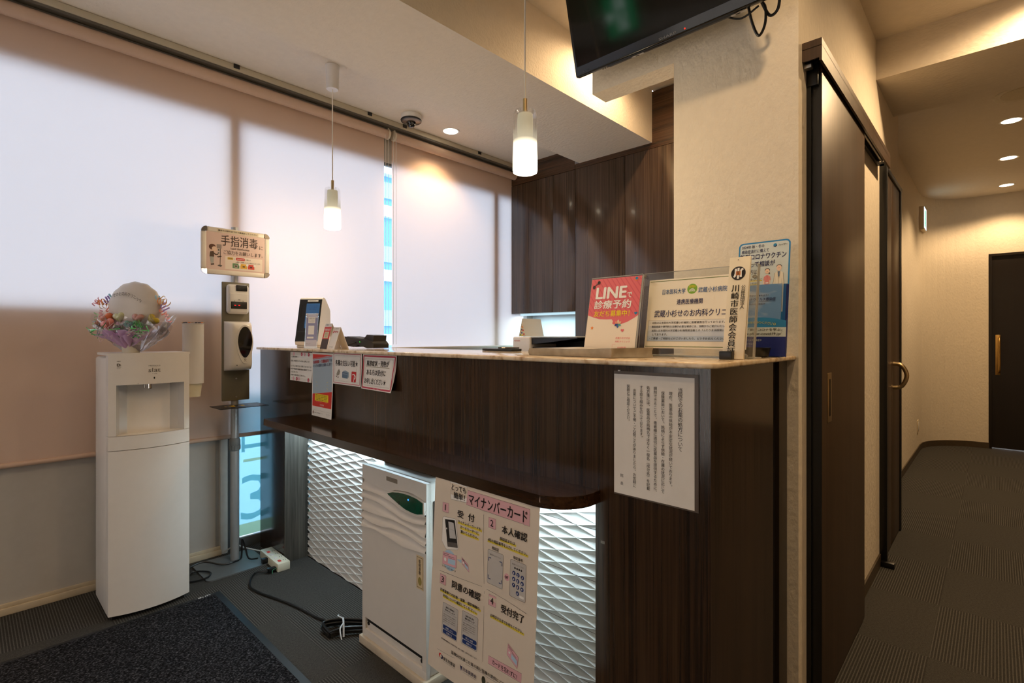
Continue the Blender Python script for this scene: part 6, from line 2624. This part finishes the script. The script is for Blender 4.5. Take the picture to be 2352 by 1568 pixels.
for cx in (.577, .594):
    s.ell(cx, .270, .0006, ink, 5, seg=8)
for cx in (.797, .815):
    s.ell(cx, .246, .0006, ink, 5, seg=8)
s.rect(.90, .385, .972, .985, M('holder_mid', (18, 92, 160), 0.35, vary=0), 3)
s.rect(.955, .39, 1.0, .985, M('holder_dark', (22, 34, 104), 0.35, vary=0), 5)
s.build('backing_card', t)
# the leaflets in the pocket: a sky photograph


def sky_mat():
    m, tt, out = new_mat('leaflet_sky_print')
    L = tt.links.new
    N = tt.nodes.new
    p = N('ShaderNodeBsdfPrincipled')
    p.inputs['Roughness'].default_value = 0.3
    geo = N('ShaderNodeNewGeometry')
    mp2 = N('ShaderNodeMapping')
    mp2.inputs['Scale'].default_value = (6, 9, 22)
    mp2.inputs['Rotation'].default_value = (0.5, 0, 0)
    nz = N('ShaderNodeTexNoise')
    nz.inputs['Scale'].default_value = 1.0
    nz.inputs['Detail'].default_value = 3
    rp = N('ShaderNodeValToRGB')
    e = rp.color_ramp.elements
    e[0].position, e[0].color = 0.42, lin((104, 146, 196))
    e[1].position, e[1].color = 0.70, lin((206, 210, 216))
    L(geo.outputs['Position'], mp2.inputs[0])
    L(mp2.outputs[0], nz.inputs['Vector'])
    L(nz.outputs[0], rp.inputs[0])
    L(rp.outputs[0], p.inputs['Base Color'])
    L(p.outputs[0], out.inputs[0])
    return m


s = Sheet(0.124, 0.19, plane(o_ + h_ * 0.003 + u_ * (L_ * 0.615) + n_ * 0.007, h_, -u_, n_), sky_mat(), thick=0.004)
s.text('知ろう！学ぼう！考えよう！', .08, .155, .72, .185, ink_navy, .005)
s.text('新型コロナウイルス感染症', .02, .205, .88, .255, ink_navy, .012)
s.line([(.02, .268), (.88, .268)], .0006, ink_navy)
s.text('感染症専門医監修', .25, .29, .66, .315, ink_soft)
s.build('leaflets', t)
s = Sheet(0.144, L_ * 0.33, plane(o_ + u_ * (L_ * 0.33) + n_ * 0.012, h_, -u_, n_), lbw, thick=0.001, base=False)
hump = [(k / 16, 0.13 - 0.13 * math.sin(PI * (0.12 + 0.80 * k / 16))) for k in range(17)]
s.poly(hump + [(1, 1), (0, 1)], lbw, 0)
s.poly(hump + [(1, 1), (0, 1)], lbw, -4)
deep = M('pocket_deep', (34, 48, 124), 0.3, vary=0)
s.rect(0, .26, 1, .50, pale, 1)
s.rect(0, .50, 1, 1.0, deep, 1)
for k, ch in enumerate('ご自由にお持ち帰りください。'):
    u = .05 + .055 * k
    s.text(ch, u, .10 + .0016 * (k - 6) ** 2 * .6, u + .048, .165 + .0016 * (k - 6) ** 2 * .6, M('pocket_lime', (206, 204, 90), 0.6, vary=0) if k == 0 else s.mb.mats[-1])
s.rect(.02, .285, .27, .355, ink_teal, 2)
s.text('特設サイト', .05, .30, .25, .34, ink_white)
s.text('「新型コロナを学ぶ」', .30, .285, .93, .355, ink, .012)
s.text('www.pfizer-covid19.jp/', .12, .395, .92, .475, ink, .008)
for k, tx in enumerate(('新型コロナウイルス感染症や', 'その治療について', '詳しく知りたい方は')):
    s.text(tx, .04, .565 + .10 * k, (.56, .46, .38)[k], .620 + .10 * k, pale, .006)
s.build('pocket', t)
b = MB()
for q in (0.0005, 0.1435):
    b.obox(o_ + h_ * q + u_ * (L_ * 0.155) + n_ * 0.006, (0.001, L_ * 0.31, 0.012), Matrix((h_, u_, n_)).transposed(), deep)
b.build('pocket_side', t)

# black pen dish and the white clip pen
t = thing('pen_dish', 'low black oval dish at the foot of the blue leaflet holder', 'dish', (1.535, 0.50, ZT))
b = MB()
b.lathe([(0.030, 0.0), (0.036, 0.004), (0.041, 0.024), (0.042, 0.027), (0.040, 0.027), (0.034, 0.006), (0.0, 0.004)], (1.535, 0.497, ZT), black, 36, sx=0.75, sy=0.98)
b.build('bowl', t)
b = MB()
b.tube([(1.44, 0.520, ZT + 0.021), (1.425, 0.482, ZT + 0.006)], 0.0040, white_pl, 10, False)
b.tube([(1.441, 0.523, ZT + 0.022), (1.4425, 0.526, ZT + 0.023)], 0.0034, ink_red, 8, False)
b.tube([(1.437, 0.512, ZT + 0.024), (1.430, 0.492, ZT + 0.015)], 0.0012, chrome, 6, False)
o = b.build('ballpoint_pen')
tag(o, 'white ballpoint pen with clip leaning beside the foot of the name plate', 'pen')
